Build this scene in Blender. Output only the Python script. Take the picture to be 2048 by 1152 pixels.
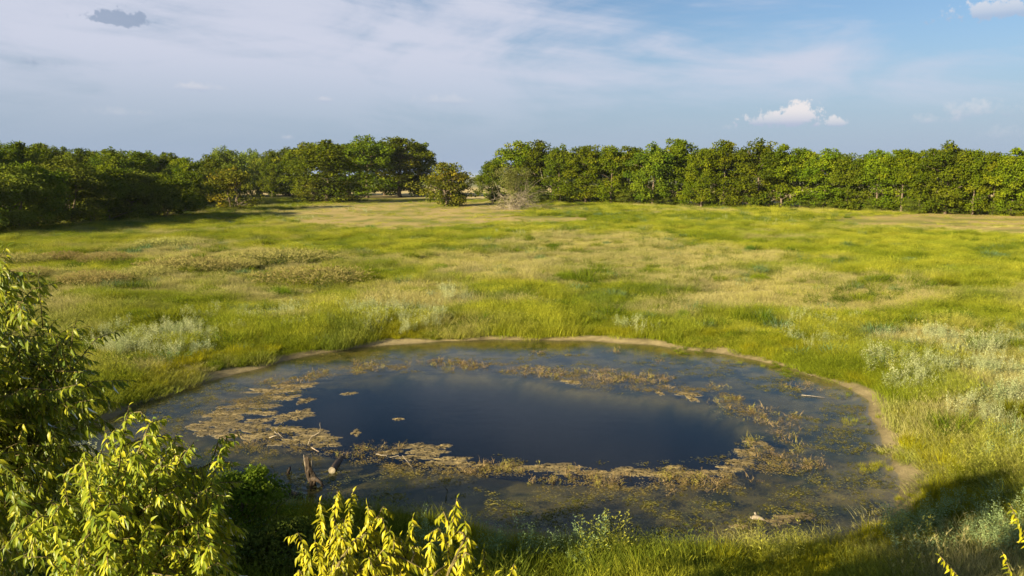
import bpy, math, random
import numpy as np
from mathutils import Vector, Matrix

# ------------------------------------------------------------------ reset
for o in list(bpy.data.objects):
    bpy.data.objects.remove(o, do_unlink=True)
scene = bpy.context.scene
COL = scene.collection
rnd = random.Random(7)
rng = np.random.default_rng(11)
R = math.radians

# ------------------------------------------------------------------ camera
CAM_Z = 8.0
F = 1518.0                     # focal length in pixels of the 2048 px wide photograph
HORIZON = 352.0
PITCH = math.atan((576 - HORIZON) / F)
cam = bpy.data.cameras.new('camera')
camo = bpy.data.objects.new('camera', cam)
COL.objects.link(camo)
camo.location = (0, 0, CAM_Z)
camo.rotation_euler = (math.pi / 2 - PITCH, 0, 0)
cam.sensor_width = 36.0
cam.lens = 36.0 * F / 2048.0
cam.clip_start = 0.05
cam.clip_end = 12000
scene.camera = camo
CP, SP = math.cos(PITCH), math.sin(PITCH)


def ray(px, py):
    a, b = (px - 1024) / F, (576 - py) / F
    return np.array([a, CP + b * SP, -SP + b * CP])


def ground_at(px, py, z=0.0):
    d = ray(px, py)
    t = (z - CAM_Z) / d[2]
    return d[0] * t, d[1] * t


def at_dist(px, py, dist):
    d = ray(px, py)
    d = d / np.linalg.norm(d)
    return np.array([0, 0, CAM_Z]) + d * dist


def z_at(px, py, y):
    d = ray(px, py)
    return CAM_Z + d[2] * y / d[1]


def project(x, y, z):
    dz = z - CAM_Z
    depth = y * CP - dz * SP
    up = y * SP + dz * CP
    return 1024 + F * x / depth, 576 - F * up / depth


# ------------------------------------------------------------------ sun, sky, exposure
SUN_EL = 17.5
LDIR = np.array([0.77, 0.64])             # horizontal heading of the sunlight
LDIR = LDIR / np.linalg.norm(LDIR)
sun = bpy.data.lights.new('sun', 'SUN')
suno = bpy.data.objects.new('sun', sun)
COL.objects.link(suno)
sun.energy = 5.0
sun.angle = R(0.55)
sun.color = (1.0, 0.86, 0.57)
ld = Vector((LDIR[0] * math.cos(R(SUN_EL)), LDIR[1] * math.cos(R(SUN_EL)), -math.sin(R(SUN_EL))))
suno.rotation_euler = ld.to_track_quat('-Z', 'Y').to_euler()
suno.location = (-30, -30, 40)

scene.view_settings.view_transform = 'Standard'
scene.view_settings.look = 'None'
scene.view_settings.gamma = 1.0
scene.view_settings.use_curve_mapping = False
scene.view_settings.exposure = 1.6
scene.render.engine = 'CYCLES'
scene.cycles.max_bounces = 5
scene.cycles.transparent_max_bounces = 8
scene.cycles.diffuse_bounces = 2
scene.cycles.glossy_bounces = 2
scene.cycles.transmission_bounces = 2

world = bpy.data.worlds.new('World')
scene.world = world
world.use_nodes = True
wt = world.node_tree
wt.nodes.clear()


class NT:
    """small helper for building node graphs"""
    def __init__(s, tree):
        s.t = tree

    def n(s, kind, **kw):
        nd = s.t.nodes.new(kind)
        for k, v in kw.items():
            setattr(nd, k, v)
        return nd

    def put(s, sock, v):
        if hasattr(v, 'is_output'):
            s.t.links.new(v, sock)
        else:
            sock.default_value = v

    def math(s, op, a, b=0.0, c=0.0, clamp=False):
        nd = s.n('ShaderNodeMath', operation=op, use_clamp=clamp)
        s.put(nd.inputs[0], a); s.put(nd.inputs[1], b); s.put(nd.inputs[2], c)
        return nd.outputs[0]

    def vmath(s, op, a, b=(0, 0, 0)):
        nd = s.n('ShaderNodeVectorMath', operation=op)
        s.put(nd.inputs[0], a)
        if op == 'SCALE':
            s.put(nd.inputs['Scale'], b)
        else:
            s.put(nd.inputs[1], b)
        return nd.outputs['Value'] if op in ('DOT_PRODUCT', 'LENGTH', 'DISTANCE') else nd.outputs[0]

    def noise(s, vec, scale, detail=4.0, rough=0.55, distortion=0.0, ntype=None):
        nd = s.n('ShaderNodeTexNoise')
        if vec is not None:
            s.put(nd.inputs['Vector'], vec)
        nd.inputs['Scale'].default_value = scale
        nd.inputs['Detail'].default_value = detail
        nd.inputs['Roughness'].default_value = rough
        nd.inputs['Distortion'].default_value = distortion
        return nd.outputs['Fac']

    def ramp(s, fac, lo, hi, a=0.0, b=1.0, smooth=True):
        nd = s.n('ShaderNodeMapRange', interpolation_type='SMOOTHSTEP' if smooth else 'LINEAR')
        s.put(nd.inputs[0], fac)
        nd.inputs[1].default_value = lo; nd.inputs[2].default_value = hi
        nd.inputs[3].default_value = a; nd.inputs[4].default_value = b
        return nd.outputs[0]

    def mix(s, fac, a, b, blend='MIX'):
        nd = s.n('ShaderNodeMix', data_type='RGBA', blend_type=blend)
        s.put(nd.inputs[0], fac)
        s.put(nd.inputs[6], a if hasattr(a, 'is_output') else tuple(a) + (1,) if len(a) == 3 else a)
        s.put(nd.inputs[7], b if hasattr(b, 'is_output') else tuple(b) + (1,) if len(b) == 3 else b)
        return nd.outputs[2]


def build_world():
    w = NT(wt)
    sky = w.n('ShaderNodeTexSky', sky_type='NISHITA')
    sky.sun_disc = False
    sky.sun_elevation = R(SUN_EL)
    # the sun stands opposite to the way its light travels; rotation runs clockwise from +Y
    sky.sun_rotation = math.atan2(-LDIR[0], -LDIR[1])
    sky.altitude = 100
    sky.air_density = 1.15
    sky.dust_density = 1.0
    sky.ozone_density = 3.5
    d = w.n('ShaderNodeTexCoord').outputs['Generated']
    d = w.vmath('NORMALIZE', d)
    sep = w.n('ShaderNodeSeparateXYZ'); w.put(sep.inputs[0], d)
    # thin high cloud: soft banks, and finer streaks drawn out along the wind
    bank = w.noise(w.vmath('ADD', w.vmath('MULTIPLY', d, (1.0, 1.0, 3.4)), SKY_OFF), 3.0, 9, 0.58, 0.9)
    rot = w.n('ShaderNodeVectorRotate', rotation_type='Y_AXIS'); w.put(rot.inputs[0], d); rot.inputs['Angle'].default_value = R(-7)
    streak = w.noise(w.vmath('MULTIPLY', rot.outputs[0], (2.2, 2.2, 17.0)), 1.7, 8, 0.62, 0.7)
    cir = w.math('ADD', w.math('MULTIPLY', bank, 1.0), w.math('MULTIPLY', streak, 0.45))
    cir = w.math('SUBTRACT', cir, 0.26)

    def tangent(px, py):
        c = ray(px, py); c = c / np.linalg.norm(c)
        rt = np.cross(c, (0, 0, 1)); rt /= np.linalg.norm(rt)
        up = np.cross(rt, c)
        return tuple(c), tuple(rt), tuple(up)

    # broad banks of the thin sheet where the photograph shows them
    for (px, py, wx, wy, amt) in ((820, 90, 520, 140, 0.26), (1600, 160, 420, 55, 0.22), (150, 90, 420, 150, 0.22), (1560, 50, 300, 60, -0.12), (1330, 130, 130, 22, -0.14), (500, 190, 700, 50, 0.10)):
        c, rt, up = tangent(px, py)
        u = w.math('DIVIDE', w.vmath('DOT_PRODUCT', d, rt), wx / F)
        v = w.math('DIVIDE', w.vmath('DOT_PRODUCT', d, up), wy / F)
        r2 = w.math('ADD', w.math('MULTIPLY', u, u), w.math('MULTIPLY', v, v))
        front = w.math('GREATER_THAN', w.vmath('DOT_PRODUCT', d, c), 0.0)
        g = w.math('MULTIPLY', w.math('EXPONENT', w.math('MULTIPLY', r2, -1.0)), front)
        cir = w.math('ADD', cir, w.math('MULTIPLY', g, amt))
    cm = w.ramp(cir, 0.40, 0.80, 0.0, 0.95)
    cm = w.math('MULTIPLY', cm, w.ramp(sep.outputs[2], 0.02, 0.16))
    hz = w.ramp(sep.outputs[2], 0.0, 0.20, 1.0, 0.0)               # hazy low sky
    base = w.mix(1.0, sky.outputs[0], SKY_TINT, 'MULTIPLY')
    base = w.mix(w.math('MULTIPLY', hz, 0.86), base, SKY_HAZE)
    col = w.mix(cm, base, SKY_CIRRUS)
    # small puffs of cumulus: (px, py, half width, half height, opacity, shaded)
    nz = w.noise(d, 26.0, 5, 0.6)
    nz2 = w.noise(d, 70.0, 4, 0.6)
    nz3 = w.noise(d, 190.0, 5, 0.65)
    nn = w.math('ADD', w.math('MULTIPLY', w.math('SUBTRACT', nz, 0.5), 2.2), w.math('MULTIPLY', w.math('SUBTRACT', nz2, 0.5), 2.4))
    nn = w.math('ADD', nn, w.math('MULTIPLY', w.math('SUBTRACT', nz3, 0.5), 1.5))
    puffs = ((1540, 243, 60, 17, 0.75, 0), (1600, 240, 40, 26, 1.0, 0), (1668, 248, 30, 13, 0.7, 0), (1445, 257, 26, 10, 0.5, 0),
             (1975, 225, 75, 22, 0.45, 0), (1850, 243, 50, 14, 0.35, 0), (1995, 272, 36, 18, 0.25, 0), (2010, 20, 70, 22, 0.65, 0),
             (240, 40, 66, 17, 0.85, 1), (72, 127, 38, 13, 0.55, 1), (378, 176, 60, 10, 0.45, 0), (650, 200, 34, 9, 0.5, 0),
             (880, 203, 70, 12, 0.35, 0), (240, 228, 60, 11, 0.3, 0), (577, 276, 16, 7, 0.35, 0))
    for (px, py, wx, wy, op, dark) in puffs:
        c, rt, up = tangent(px, py)
        u = w.math('DIVIDE', w.vmath('DOT_PRODUCT', d, rt), wx / F)
        v = w.math('DIVIDE', w.vmath('DOT_PRODUCT', d, up), wy / F)
        v = w.math('ADD', w.math('MAXIMUM', v, 0.0), w.math('MULTIPLY', w.math('MINIMUM', v, 0.0), 1.7))   # flat base
        r = w.math('SQRT', w.math('ADD', w.math('MULTIPLY', u, u), w.math('MULTIPLY', v, v)))
        r = w.math('ADD', r, nn)
        m = w.ramp(r, 1.0, 0.45 if op > 0.6 else -0.3, 0.0, op)
        front = w.math('GREATER_THAN', w.vmath('DOT_PRODUCT', d, c), 0.5)
        m = w.math('MULTIPLY', m, front)
        if dark:
            pc = SKY_GREYPUFF
        else:
            pc = w.mix(w.ramp(v, -0.7, 0.9), SKY_PUFFBASE, SKY_PUFFTOP)
        col = w.mix(m, col, pc)
    bg = w.n('ShaderNodeBackground')
    w.put(bg.inputs[0], col)
    bg.inputs[1].default_value = SKY_STRENGTH
    out = w.n('ShaderNodeOutputWorld')
    wt.links.new(bg.outputs[0], out.inputs[0])


SKY_STRENGTH = 0.055
SKY_OFF = (3.1, 0.4, 0)
SKY_TINT = (0.68, 0.69, 0.75)
SKY_HAZE = (2.22, 2.85, 3.95)
SKY_CIRRUS = (3.8, 4.0, 4.75)
SKY_GREYPUFF = (1.85, 2.3, 3.15)
SKY_PUFFBASE = (2.7, 3.1, 4.0)
SKY_PUFFTOP = (5.0, 4.8, 4.85)
build_world()


# ------------------------------------------------------------------ numeric helpers
def _hash(ix, iy, seed):
    h = (ix.astype(np.int64) * 374761393 + iy.astype(np.int64) * 668265263 + seed * 1442695041) & 0xFFFFFFFF
    h = ((h ^ (h >> 13)) * 1274126177) & 0xFFFFFFFF
    h = h ^ (h >> 16)
    return (h & 0xFFFFFF) / float(0xFFFFFF)


def vnoise(x, y, seed=0):
    x = np.asarray(x, float); y = np.asarray(y, float)
    ix, iy = np.floor(x), np.floor(y)
    fx, fy = x - ix, y - iy
    fx = fx * fx * (3 - 2 * fx); fy = fy * fy * (3 - 2 * fy)
    a = _hash(ix, iy, seed); b = _hash(ix + 1, iy, seed)
    c = _hash(ix, iy + 1, seed); d = _hash(ix + 1, iy + 1, seed)
    return (a * (1 - fx) + b * fx) * (1 - fy) + (c * (1 - fx) + d * fx) * fy


def fbm(x, y, scale, seed=0, octv=4, gain=0.5):
    s = 0; a = 1.0; t = 0; f = 1.0 / scale
    for k in range(octv):
        s = s + a * vnoise(x * f + 17.3 * k, y * f - 9.1 * k, seed + k)
        t += a; a *= gain; f *= 2.03
    return s / t


def sstep(a, b, x):
    t = np.clip((x - a) / (b - a), 0, 1)
    return t * t * (3 - 2 * t)


def smooth_loop(pts, n=6):
    P = np.array(pts, float); out = []
    m = len(P)
    for i in range(m):
        p0, p1, p2, p3 = P[i - 1], P[i], P[(i + 1) % m], P[(i + 2) % m]
        for k in range(n):
            t = k / n
            out.append(0.5 * ((2 * p1) + (-p0 + p2) * t + (2 * p0 - 5 * p1 + 4 * p2 - p3) * t * t + (-p0 + 3 * p1 - 3 * p2 + p3) * t ** 3))
    return np.array(out)


def sdf(poly, x, y):
    """signed distance to a closed outline, negative inside"""
    x = np.asarray(x, float); y = np.asarray(y, float)
    res = np.full(x.shape, 1e9); ins = np.zeros(x.shape, bool)
    a = poly; b = np.roll(poly, -1, axis=0)
    for (ax, ay), (bx, by) in zip(a, b):
        ex, ey = bx - ax, by - ay
        wx, wy = x - ax, y - ay
        t = np.clip((wx * ex + wy * ey) / (ex * ex + ey * ey + 1e-12), 0, 1)
        res = np.minimum(res, (wx - ex * t) ** 2 + (wy - ey * t) ** 2)
        c = ((ay <= y) & (by > y)) | ((by <= y) & (ay > y))
        with np.errstate(divide='ignore', invalid='ignore'):
            xi = ax + (y - ay) / (by - ay + 1e-20) * ex
        ins ^= c & (x < xi)
    return np.where(ins, -1, 1) * np.sqrt(res)


# ------------------------------------------------------------------ pond outline and terrain
SHORE_PX = [(215, 838), (300, 800), (420, 761), (560, 726), (700, 698), (860, 684), (1000, 680), (1150, 681), (1300, 691), (1450, 709),
            (1580, 737), (1680, 768), (1732, 798), (1738, 832), (1762, 880), (1792, 930), (1803, 975), (1786, 1012), (1730, 1052),
            (1640, 1074), (1500, 1086), (1350, 1086), (1200, 1076), (1050, 1058), (900, 1042), (760, 1024), (640, 1000), (540, 980),
            (440, 955), (330, 930), (220, 915), (110, 912), (75, 893), (140, 868)]
DEEP_PX = [(478, 835), (560, 790), (690, 752), (850, 740), (1000, 744), (1150, 768), (1300, 784), (1420, 800), (1482, 832), (1500, 870),
           (1480, 902), (1440, 930), (1300, 938), (1150, 938), (1000, 926), (880, 908), (760, 898), (660, 884), (560, 862)]
SHORE = smooth_loop([ground_at(*p) for p in SHORE_PX], 5)
DEEP = smooth_loop([ground_at(*p) for p in DEEP_PX], 4)
# a slightly ragged waterline
SHORE = SHORE + np.stack([fbm(SHORE[:, 0], SHORE[:, 1], 1.3, 3) - 0.5, fbm(SHORE[:, 0], SHORE[:, 1], 1.3, 4) - 0.5], 1) * 0.7


def masked_sdf(poly, x, y, far=60.0):
    x = np.asarray(x, float); y = np.asarray(y, float)
    c = poly.mean(0)
    r = np.hypot(x - c[0], y - c[1])
    out = r - 12.0
    m = r < far
    out[m] = sdf(poly, x[m], y[m])
    return out


def height(x, y, d=None, dd=None):
    x = np.asarray(x, float); y = np.asarray(y, float)
    if d is None:
        d = masked_sdf(SHORE, x, y)
    if dd is None:
        dd = masked_sdf(DEEP, x, y)
    bank = 0.10 * sstep(0, 0.5, d) + 0.28 * sstep(0.2, 3.0, d)
    und = (fbm(x, y, 14, 21, 4) - 0.5) * 0.55 + (fbm(x, y, 2.2, 31, 3) - 0.5) * 0.16
    near = sstep(20, 4, y) * 0.5                    # the ground climbs a little towards the camera
    out = bank + und * sstep(0.3, 6.0, d) + near * sstep(0.5, 6, d)
    bed = -0.05 - 0.16 * sstep(0, -1.0, d) - 0.14 * sstep(-0.8, -3.5, d) - 3.4 * sstep(0.4, -2.6, dd)
    bed = bed + (fbm(x, y, 0.7, 41, 3) - 0.5) * 0.12 * sstep(-0.3, -1.2, d)
    return np.where(d > 0, out, np.where(d > -0.25, bed * sstep(0, -0.25, d), bed))


def hz(x, y):
    return float(height(np.array([x]), np.array([y]))[0])


# ------------------------------------------------------------------ object helpers
def link(o, parent=None):
    COL.objects.link(o)
    if parent is not None:
        o.parent = parent
    return o


def tag(o, label=None, cat=None, group=None, kind=None):
    if label: o['label'] = label
    if cat: o['category'] = cat
    if group: o['group'] = group
    if kind: o['kind'] = kind
    return o


class MB:
    """collects geometry for ONE mesh"""
    def __init__(s):
        s.v = []; s.f = []; s.n = 0; s.attr = {}

    def add(s, verts, faces, **attrs):
        verts = np.asarray(verts, float).reshape(-1, 3)
        s.v.append(verts)
        s.f += [tuple(int(i) + s.n for i in f) for f in faces]
        for k, val in attrs.items():
            s.attr.setdefault(k, []).append((s.n, np.broadcast_to(np.asarray(val, float), (len(verts),)).copy()))
        s.n += len(verts)

    def quads(s, V, **attrs):
        """V: (n,4,3)"""
        n = len(V)
        s.v.append(V.reshape(-1, 3))
        s.f += [tuple(r) for r in (np.arange(4 * n).reshape(n, 4) + s.n).tolist()]
        for k, val in attrs.items():
            s.attr.setdefault(k, []).append((s.n, np.repeat(np.asarray(val, float), 4)))
        s.n += 4 * n

    def tube(s, path, radii, sides=6, **attrs):
        P = np.asarray(path, float); n = len(P)
        radii = np.broadcast_to(np.asarray(radii, float), (n,))
        T = np.gradient(P, axis=0)
        T /= np.linalg.norm(T, axis=1)[:, None] + 1e-9
        ref = np.array([0.31, 0.17, 0.93]) if abs(T[0][2]) < 0.8 else np.array([1, 0.2, 0.1])
        V = []
        for i in range(n):
            u = np.cross(T[i], ref); u /= np.linalg.norm(u) + 1e-9
            w = np.cross(T[i], u)
            for k in range(sides):
                a = 2 * math.pi * k / sides
                V.append(P[i] + radii[i] * (math.cos(a) * u + math.sin(a) * w))
        Fc = []
        for i in range(n - 1):
            for k in range(sides):
                k2 = (k + 1) % sides
                Fc.append((i * sides + k, i * sides + k2, (i + 1) * sides + k2, (i + 1) * sides + k))
        Fc.append(tuple(range(sides - 1, -1, -1)))
        Fc.append(tuple((n - 1) * sides + k for k in range(sides)))
        s.add(V, Fc, **attrs)

    def mesh(s, name, mat, smooth=False):
        me = bpy.data.meshes.new(name)
        V = np.concatenate(s.v) if s.v else np.zeros((0, 3))
        me.from_pydata(V.tolist(), [], s.f)
        for k, parts in s.attr.items():
            arr = np.zeros(s.n)
            for off, val in parts:
                arr[off:off + len(val)] = val
            a = me.attributes.new(k, 'FLOAT', 'POINT')
            a.data.foreach_set('value', arr.astype(np.float32))
        if smooth:
            me.polygons.foreach_set('use_smooth', np.ones(len(me.polygons), bool))
        if mat:
            me.materials.append(mat)
        me.update()
        return me

    def obj(s, name, mat, parent=None, smooth=False):
        return link(bpy.data.objects.new(name, s.mesh(name, mat, smooth)), parent)


def empty(name, loc=(0, 0, 0), rz=0.0):
    e = bpy.data.objects.new(name, None)
    e.empty_display_size = 0.3
    COL.objects.link(e)
    e.location = loc
    e.rotation_euler = (0, 0, rz)
    return e


def new_mat(name):
    m = bpy.data.materials.new(name)
    m.use_nodes = True
    m.node_tree.nodes.clear()
    w = NT(m.node_tree)
    out = w.n('ShaderNodeOutputMaterial')
    return m, w, out


def leafy(w, out, col, trans=0.35, gloss=0.0, tcol=None):
    t = w.t
    a = w.n('ShaderNodeBsdfDiffuse'); w.put(a.inputs[0], col)
    b = w.n('ShaderNodeBsdfTranslucent'); w.put(b.inputs[0], tcol if tcol is not None else col)
    mx = w.n('ShaderNodeMixShader'); mx.inputs[0].default_value = trans
    t.links.new(a.outputs[0], mx.inputs[1]); t.links.new(b.outputs[0], mx.inputs[2])
    res = mx.outputs[0]
    if gloss:
        g = w.n('ShaderNodeBsdfGlossy'); g.inputs['Roughness'].default_value = 0.38
        fr = w.n('ShaderNodeLayerWeight'); fr.inputs[0].default_value = 0.25
        m2 = w.n('ShaderNodeMixShader')
        w.put(m2.inputs[0], w.math('MULTIPLY', fr.outputs['Fresnel'], gloss))
        t.links.new(res, m2.inputs[1]); t.links.new(g.outputs[0], m2.inputs[2])
        res = m2.outputs[0]
    t.links.new(res, out.inputs[0])


def attr(w, name, kind='GEOMETRY'):
    a = w.n('ShaderNodeAttribute', attribute_type=kind, attribute_name=name)
    return a


# ------------------------------------------------------------------ materials
def mat_ground():
    m, w, out = new_mat('ground_soil')
    c = attr(w, 'gcol').outputs['Color']
    pos = w.n('ShaderNodeNewGeometry').outputs['Position']
    n1 = w.noise(pos, 3.0, 6, 0.65)
    n2 = w.noise(pos, 22.0, 5, 0.7)
    k = w.math('ADD', w.math('MULTIPLY', n1, 1.1), w.math('MULTIPLY', n2, 0.9))
    k = w.math('ADD', w.math('MULTIPLY', k, 0.95), 0.05)
    v = w.n('ShaderNodeVectorMath', operation='SCALE'); w.put(v.inputs[0], c); w.put(v.inputs['Scale'], k)
    b = w.n('ShaderNodeBsdfPrincipled')
    w.put(b.inputs['Base Color'], v.outputs[0])
    b.inputs['Roughness'].default_value = 0.95
    b.inputs['Specular IOR Level'].default_value = 0.1
    bp = w.n('ShaderNodeBump'); bp.inputs['Strength'].default_value = 0.7; bp.inputs['Distance'].default_value = 0.06
    w.put(bp.inputs['Height'], n2)
    w.t.links.new(bp.outputs[0], b.inputs['Normal'])
    w.t.links.new(b.outputs[0], out.inputs[0])
    return m


def mat_water(stump):
    m, w, out = new_mat('pond_water')
    pos = w.n('ShaderNodeNewGeometry').outputs['Position']
    st = w.vmath('MULTIPLY', pos, (1.0, 1.6, 1.0))
    n1 = w.noise(st, 1.6, 4, 0.6)
    n2 = w.noise(st, 9.0, 3, 0.6)
    patch = w.ramp(w.noise(pos, 0.16, 3, 0.5), 0.40, 0.66)
    hgt = w.math('ADD', w.math('MULTIPLY', n1, 0.5), w.math('MULTIPLY', n2, w.math('ADD', w.math('MULTIPLY', patch, 0.35), 0.12)))
    # rings spreading from the snag
    dist = w.vmath('DISTANCE', pos, stump)
    ring = w.math('MULTIPLY', w.math('SINE', w.math('MULTIPLY', dist, 22.0)), w.ramp(dist, 0.25, 1.5, 1.0, 0.0))
    hgt = w.math('ADD', hgt, w.math('MULTIPLY', ring, 0.5))
    bp = w.n('ShaderNodeBump'); bp.inputs['Strength'].default_value = 0.16; bp.inputs['Distance'].default_value = 0.05
    w.put(bp.inputs['Height'], hgt)
    # Fresnel reflectance of water, the same from above and from below the surface
    ci = w.math('ABSOLUTE', w.vmath('DOT_PRODUCT', bp.outputs[0], w.n('ShaderNodeNewGeometry').outputs['Incoming']))
    fres = w.math('ADD', 0.02, w.math('MULTIPLY', 0.98, w.math('POWER', w.math('SUBTRACT', 1.0, ci, clamp=True), 5.0)))
    tr = w.n('ShaderNodeBsdfTransparent'); tr.inputs[0].default_value = (0.93, 0.94, 0.90, 1)
    gl = w.n('ShaderNodeBsdfGlossy'); gl.inputs['Roughness'].default_value = 0.03
    gl.inputs['Color'].default_value = (0.66, 0.70, 0.70, 1)
    w.t.links.new(bp.outputs[0], gl.inputs['Normal'])
    mx = w.n('ShaderNodeMixShader')
    w.put(mx.inputs[0], fres)
    w.t.links.new(tr.outputs[0], mx.inputs[1]); w.t.links.new(gl.outputs[0], mx.inputs[2])
    w.t.links.new(mx.outputs[0], out.inputs['Surface'])
    va = w.n('ShaderNodeVolumeAbsorption')
    va.inputs['Color'].default_value = (0.42, 0.45, 0.34, 1)
    va.inputs['Density'].default_value = 0.9
    w.t.links.new(va.outputs[0], out.inputs['Volume'])
    return m


def mat_veg(name, trans=0.35):
    """ground cover: the colour of each plant comes with its instance, tips can differ"""
    m, w, out = new_mat(name)
    c = attr(w, 'tint', 'INSTANCER').outputs['Color']
    tipc = attr(w, 'tipcol', 'INSTANCER').outputs['Color']
    t = attr(w, 'tip').outputs['Fac']
    r = attr(w, 'lrnd').outputs['Fac']
    col = w.mix(t, c, tipc)
    k = w.math('ADD', w.math('MULTIPLY', r, 0.7), 0.65)
    v = w.n('ShaderNodeVectorMath', operation='SCALE'); w.put(v.inputs[0], col); w.put(v.inputs['Scale'], k)
    leafy(w, out, v.outputs[0], trans)
    return m


def mat_plant(name, base, tipcol, trans=0.35, var=0.25, gloss=0.0):
    """single plants: base to tip colour, per blade and per object variation"""
    m, w, out = new_mat(name)
    t = attr(w, 'tip').outputs['Fac']
    r = attr(w, 'lrnd').outputs['Fac']
    oi = w.n('ShaderNodeObjectInfo').outputs['Random']
    col = w.mix(t, base, tipcol)
    hs = w.n('ShaderNodeHueSaturation')
    w.put(hs.inputs['Hue'], w.math('ADD', w.math('MULTIPLY', oi, 0.05), 0.475))
    w.put(hs.inputs['Value'], w.math('ADD', w.math('MULTIPLY', r, var * 2), w.math('ADD', w.math('MULTIPLY', oi, 0.4), 0.8 - var)))
    w.put(hs.inputs['Color'], col)
    leafy(w, out, hs.outputs[0], trans, gloss)
    return m


def mat_crown(name, a, b, trans=0.3, yellow=None):
    """tree crown: attributes lrnd (per leaf) and clump (per leaf clump)"""
    m, w, out = new_mat(name)
    r = attr(w, 'lrnd').outputs['Fac']
    c = attr(w, 'clump').outputs['Fac']
    oi = w.n('ShaderNodeObjectInfo').outputs['Random']
    col = w.mix(c, a, b)
    if yellow:
        col = w.mix(w.ramp(c, 0.84, 0.97, 0, 0.6), col, yellow)
    hs = w.n('ShaderNodeHueSaturation')
    w.put(hs.inputs['Hue'], w.math('ADD', w.math('MULTIPLY', oi, 0.024), 0.488))
    w.put(hs.inputs['Value'], w.math('ADD', w.math('MULTIPLY', r, 0.35), w.math('ADD', w.math('MULTIPLY', oi, 0.55), 0.58)))
    w.put(hs.inputs['Color'], col)
    leafy(w, out, hs.outputs[0], trans)
    return m


def mat_bark(name, a, b, scale=9.0, rough=0.9):
    m, w, out = new_mat(name)
    tc = w.n('ShaderNodeTexCoord').outputs['Object']
    st = w.vmath('MULTIPLY', tc, (1, 1, 0.35))
    n1 = w.noise(st, scale, 6, 0.7)
    col = w.mix(w.ramp(n1, 0.35, 0.68), a, b)
    p = w.n('ShaderNodeBsdfPrincipled')
    w.put(p.inputs['Base Color'], col)
    p.inputs['Roughness'].default_value = rough
    p.inputs['Specular IOR Level'].default_value = 0.2
    bp = w.n('ShaderNodeBump'); bp.inputs['Strength'].default_value = 0.8; bp.inputs['Distance'].default_value = 0.03
    w.put(bp.inputs['Height'], n1); w.t.links.new(bp.outputs[0], p.inputs['Normal'])
    w.t.links.new(p.outputs[0], out.inputs[0])
    return m


def mat_algae():
    m, w, out = new_mat('algae_mat')
    pos = w.n('ShaderNodeNewGeometry').outputs['Position']
    n1 = w.noise(pos, 5.0, 6, 0.7)
    n2 = w.noise(pos, 26.0, 4, 0.7)
    oi = w.n('ShaderNodeObjectInfo').outputs['Random']
    col = w.mix(w.ramp(n1, 0.35, 0.68), (0.115, 0.085, 0.034), (0.235, 0.172, 0.072))
    col = w.mix(w.math('MULTIPLY', w.ramp(n2, 0.45, 0.75), 0.6), col, (0.13, 0.11, 0.03))
    hs = w.n('ShaderNodeHueSaturation'); w.put(hs.inputs['Value'], w.math('ADD', w.math('MULTIPLY', oi, 0.35), 0.75)); w.put(hs.inputs['Color'], col)
    p = w.n('ShaderNodeBsdfPrincipled'); w.put(p.inputs['Base Color'], hs.outputs[0])
    p.inputs['Roughness'].default_value = 0.75
    w.put(p.inputs['Alpha'], w.ramp(w.noise(pos, 7.5, 6, 0.72), 0.40, 0.49))      # lacy: the water shows through its holes
    bp = w.n('ShaderNodeBump'); bp.inputs['Strength'].default_value = 0.9; bp.inputs['Distance'].default_value = 0.03
    w.put(bp.inputs['Height'], n2); w.t.links.new(bp.outputs[0], p.inputs['Normal'])
    w.t.links.new(p.outputs[0], out.inputs[0])
    return m


MG = mat_ground()
M_VEG = mat_veg('grass_blades', 0.35)
M_WEED = mat_veg('weed_leaves', 0.3)
M_BARK = mat_bark('bark', (0.07, 0.05, 0.035), (0.22, 0.17, 0.12))
M_PALE = mat_bark('bleached_wood', (0.14, 0.11, 0.075), (0.31, 0.26, 0.19), 14)
M_DARKWOOD = mat_bark('dark_wood', (0.018, 0.013, 0.009), (0.075, 0.052, 0.034), 12, 0.6)  # dark brown, toned down further for the shade over the snag
M_TWIG = mat_bark('dead_twigs', (0.20, 0.14, 0.09), (0.42, 0.33, 0.23), 12)
M_DEAD = mat_bark('bleached_branches', (0.15, 0.125, 0.085), (0.32, 0.27, 0.19), 12)
M_SHOOT = mat_bark('green_shoots', (0.09, 0.07, 0.03), (0.20, 0.16, 0.06), 20)
M_ALGAE = mat_algae()

# ------------------------------------------------------------------ ground sheet
def axis(lo, hi, fine_lo, fine_hi, step, grow):
    a = list(np.arange(fine_lo, fine_hi + step * 0.5, step))
    s = step; x = a[-1]
    while x < hi:
        s *= grow; x += s; a.append(x)
    s = step; x = a[0]; pre = []
    while x > lo:
        s *= grow; x -= s; pre.append(x)
    return np.array(pre[::-1] + a)


def ell(px, py, cx, cy, rx, ry):
    return ((px - cx) / rx) ** 2 + ((py - cy) / ry) ** 2


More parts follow.
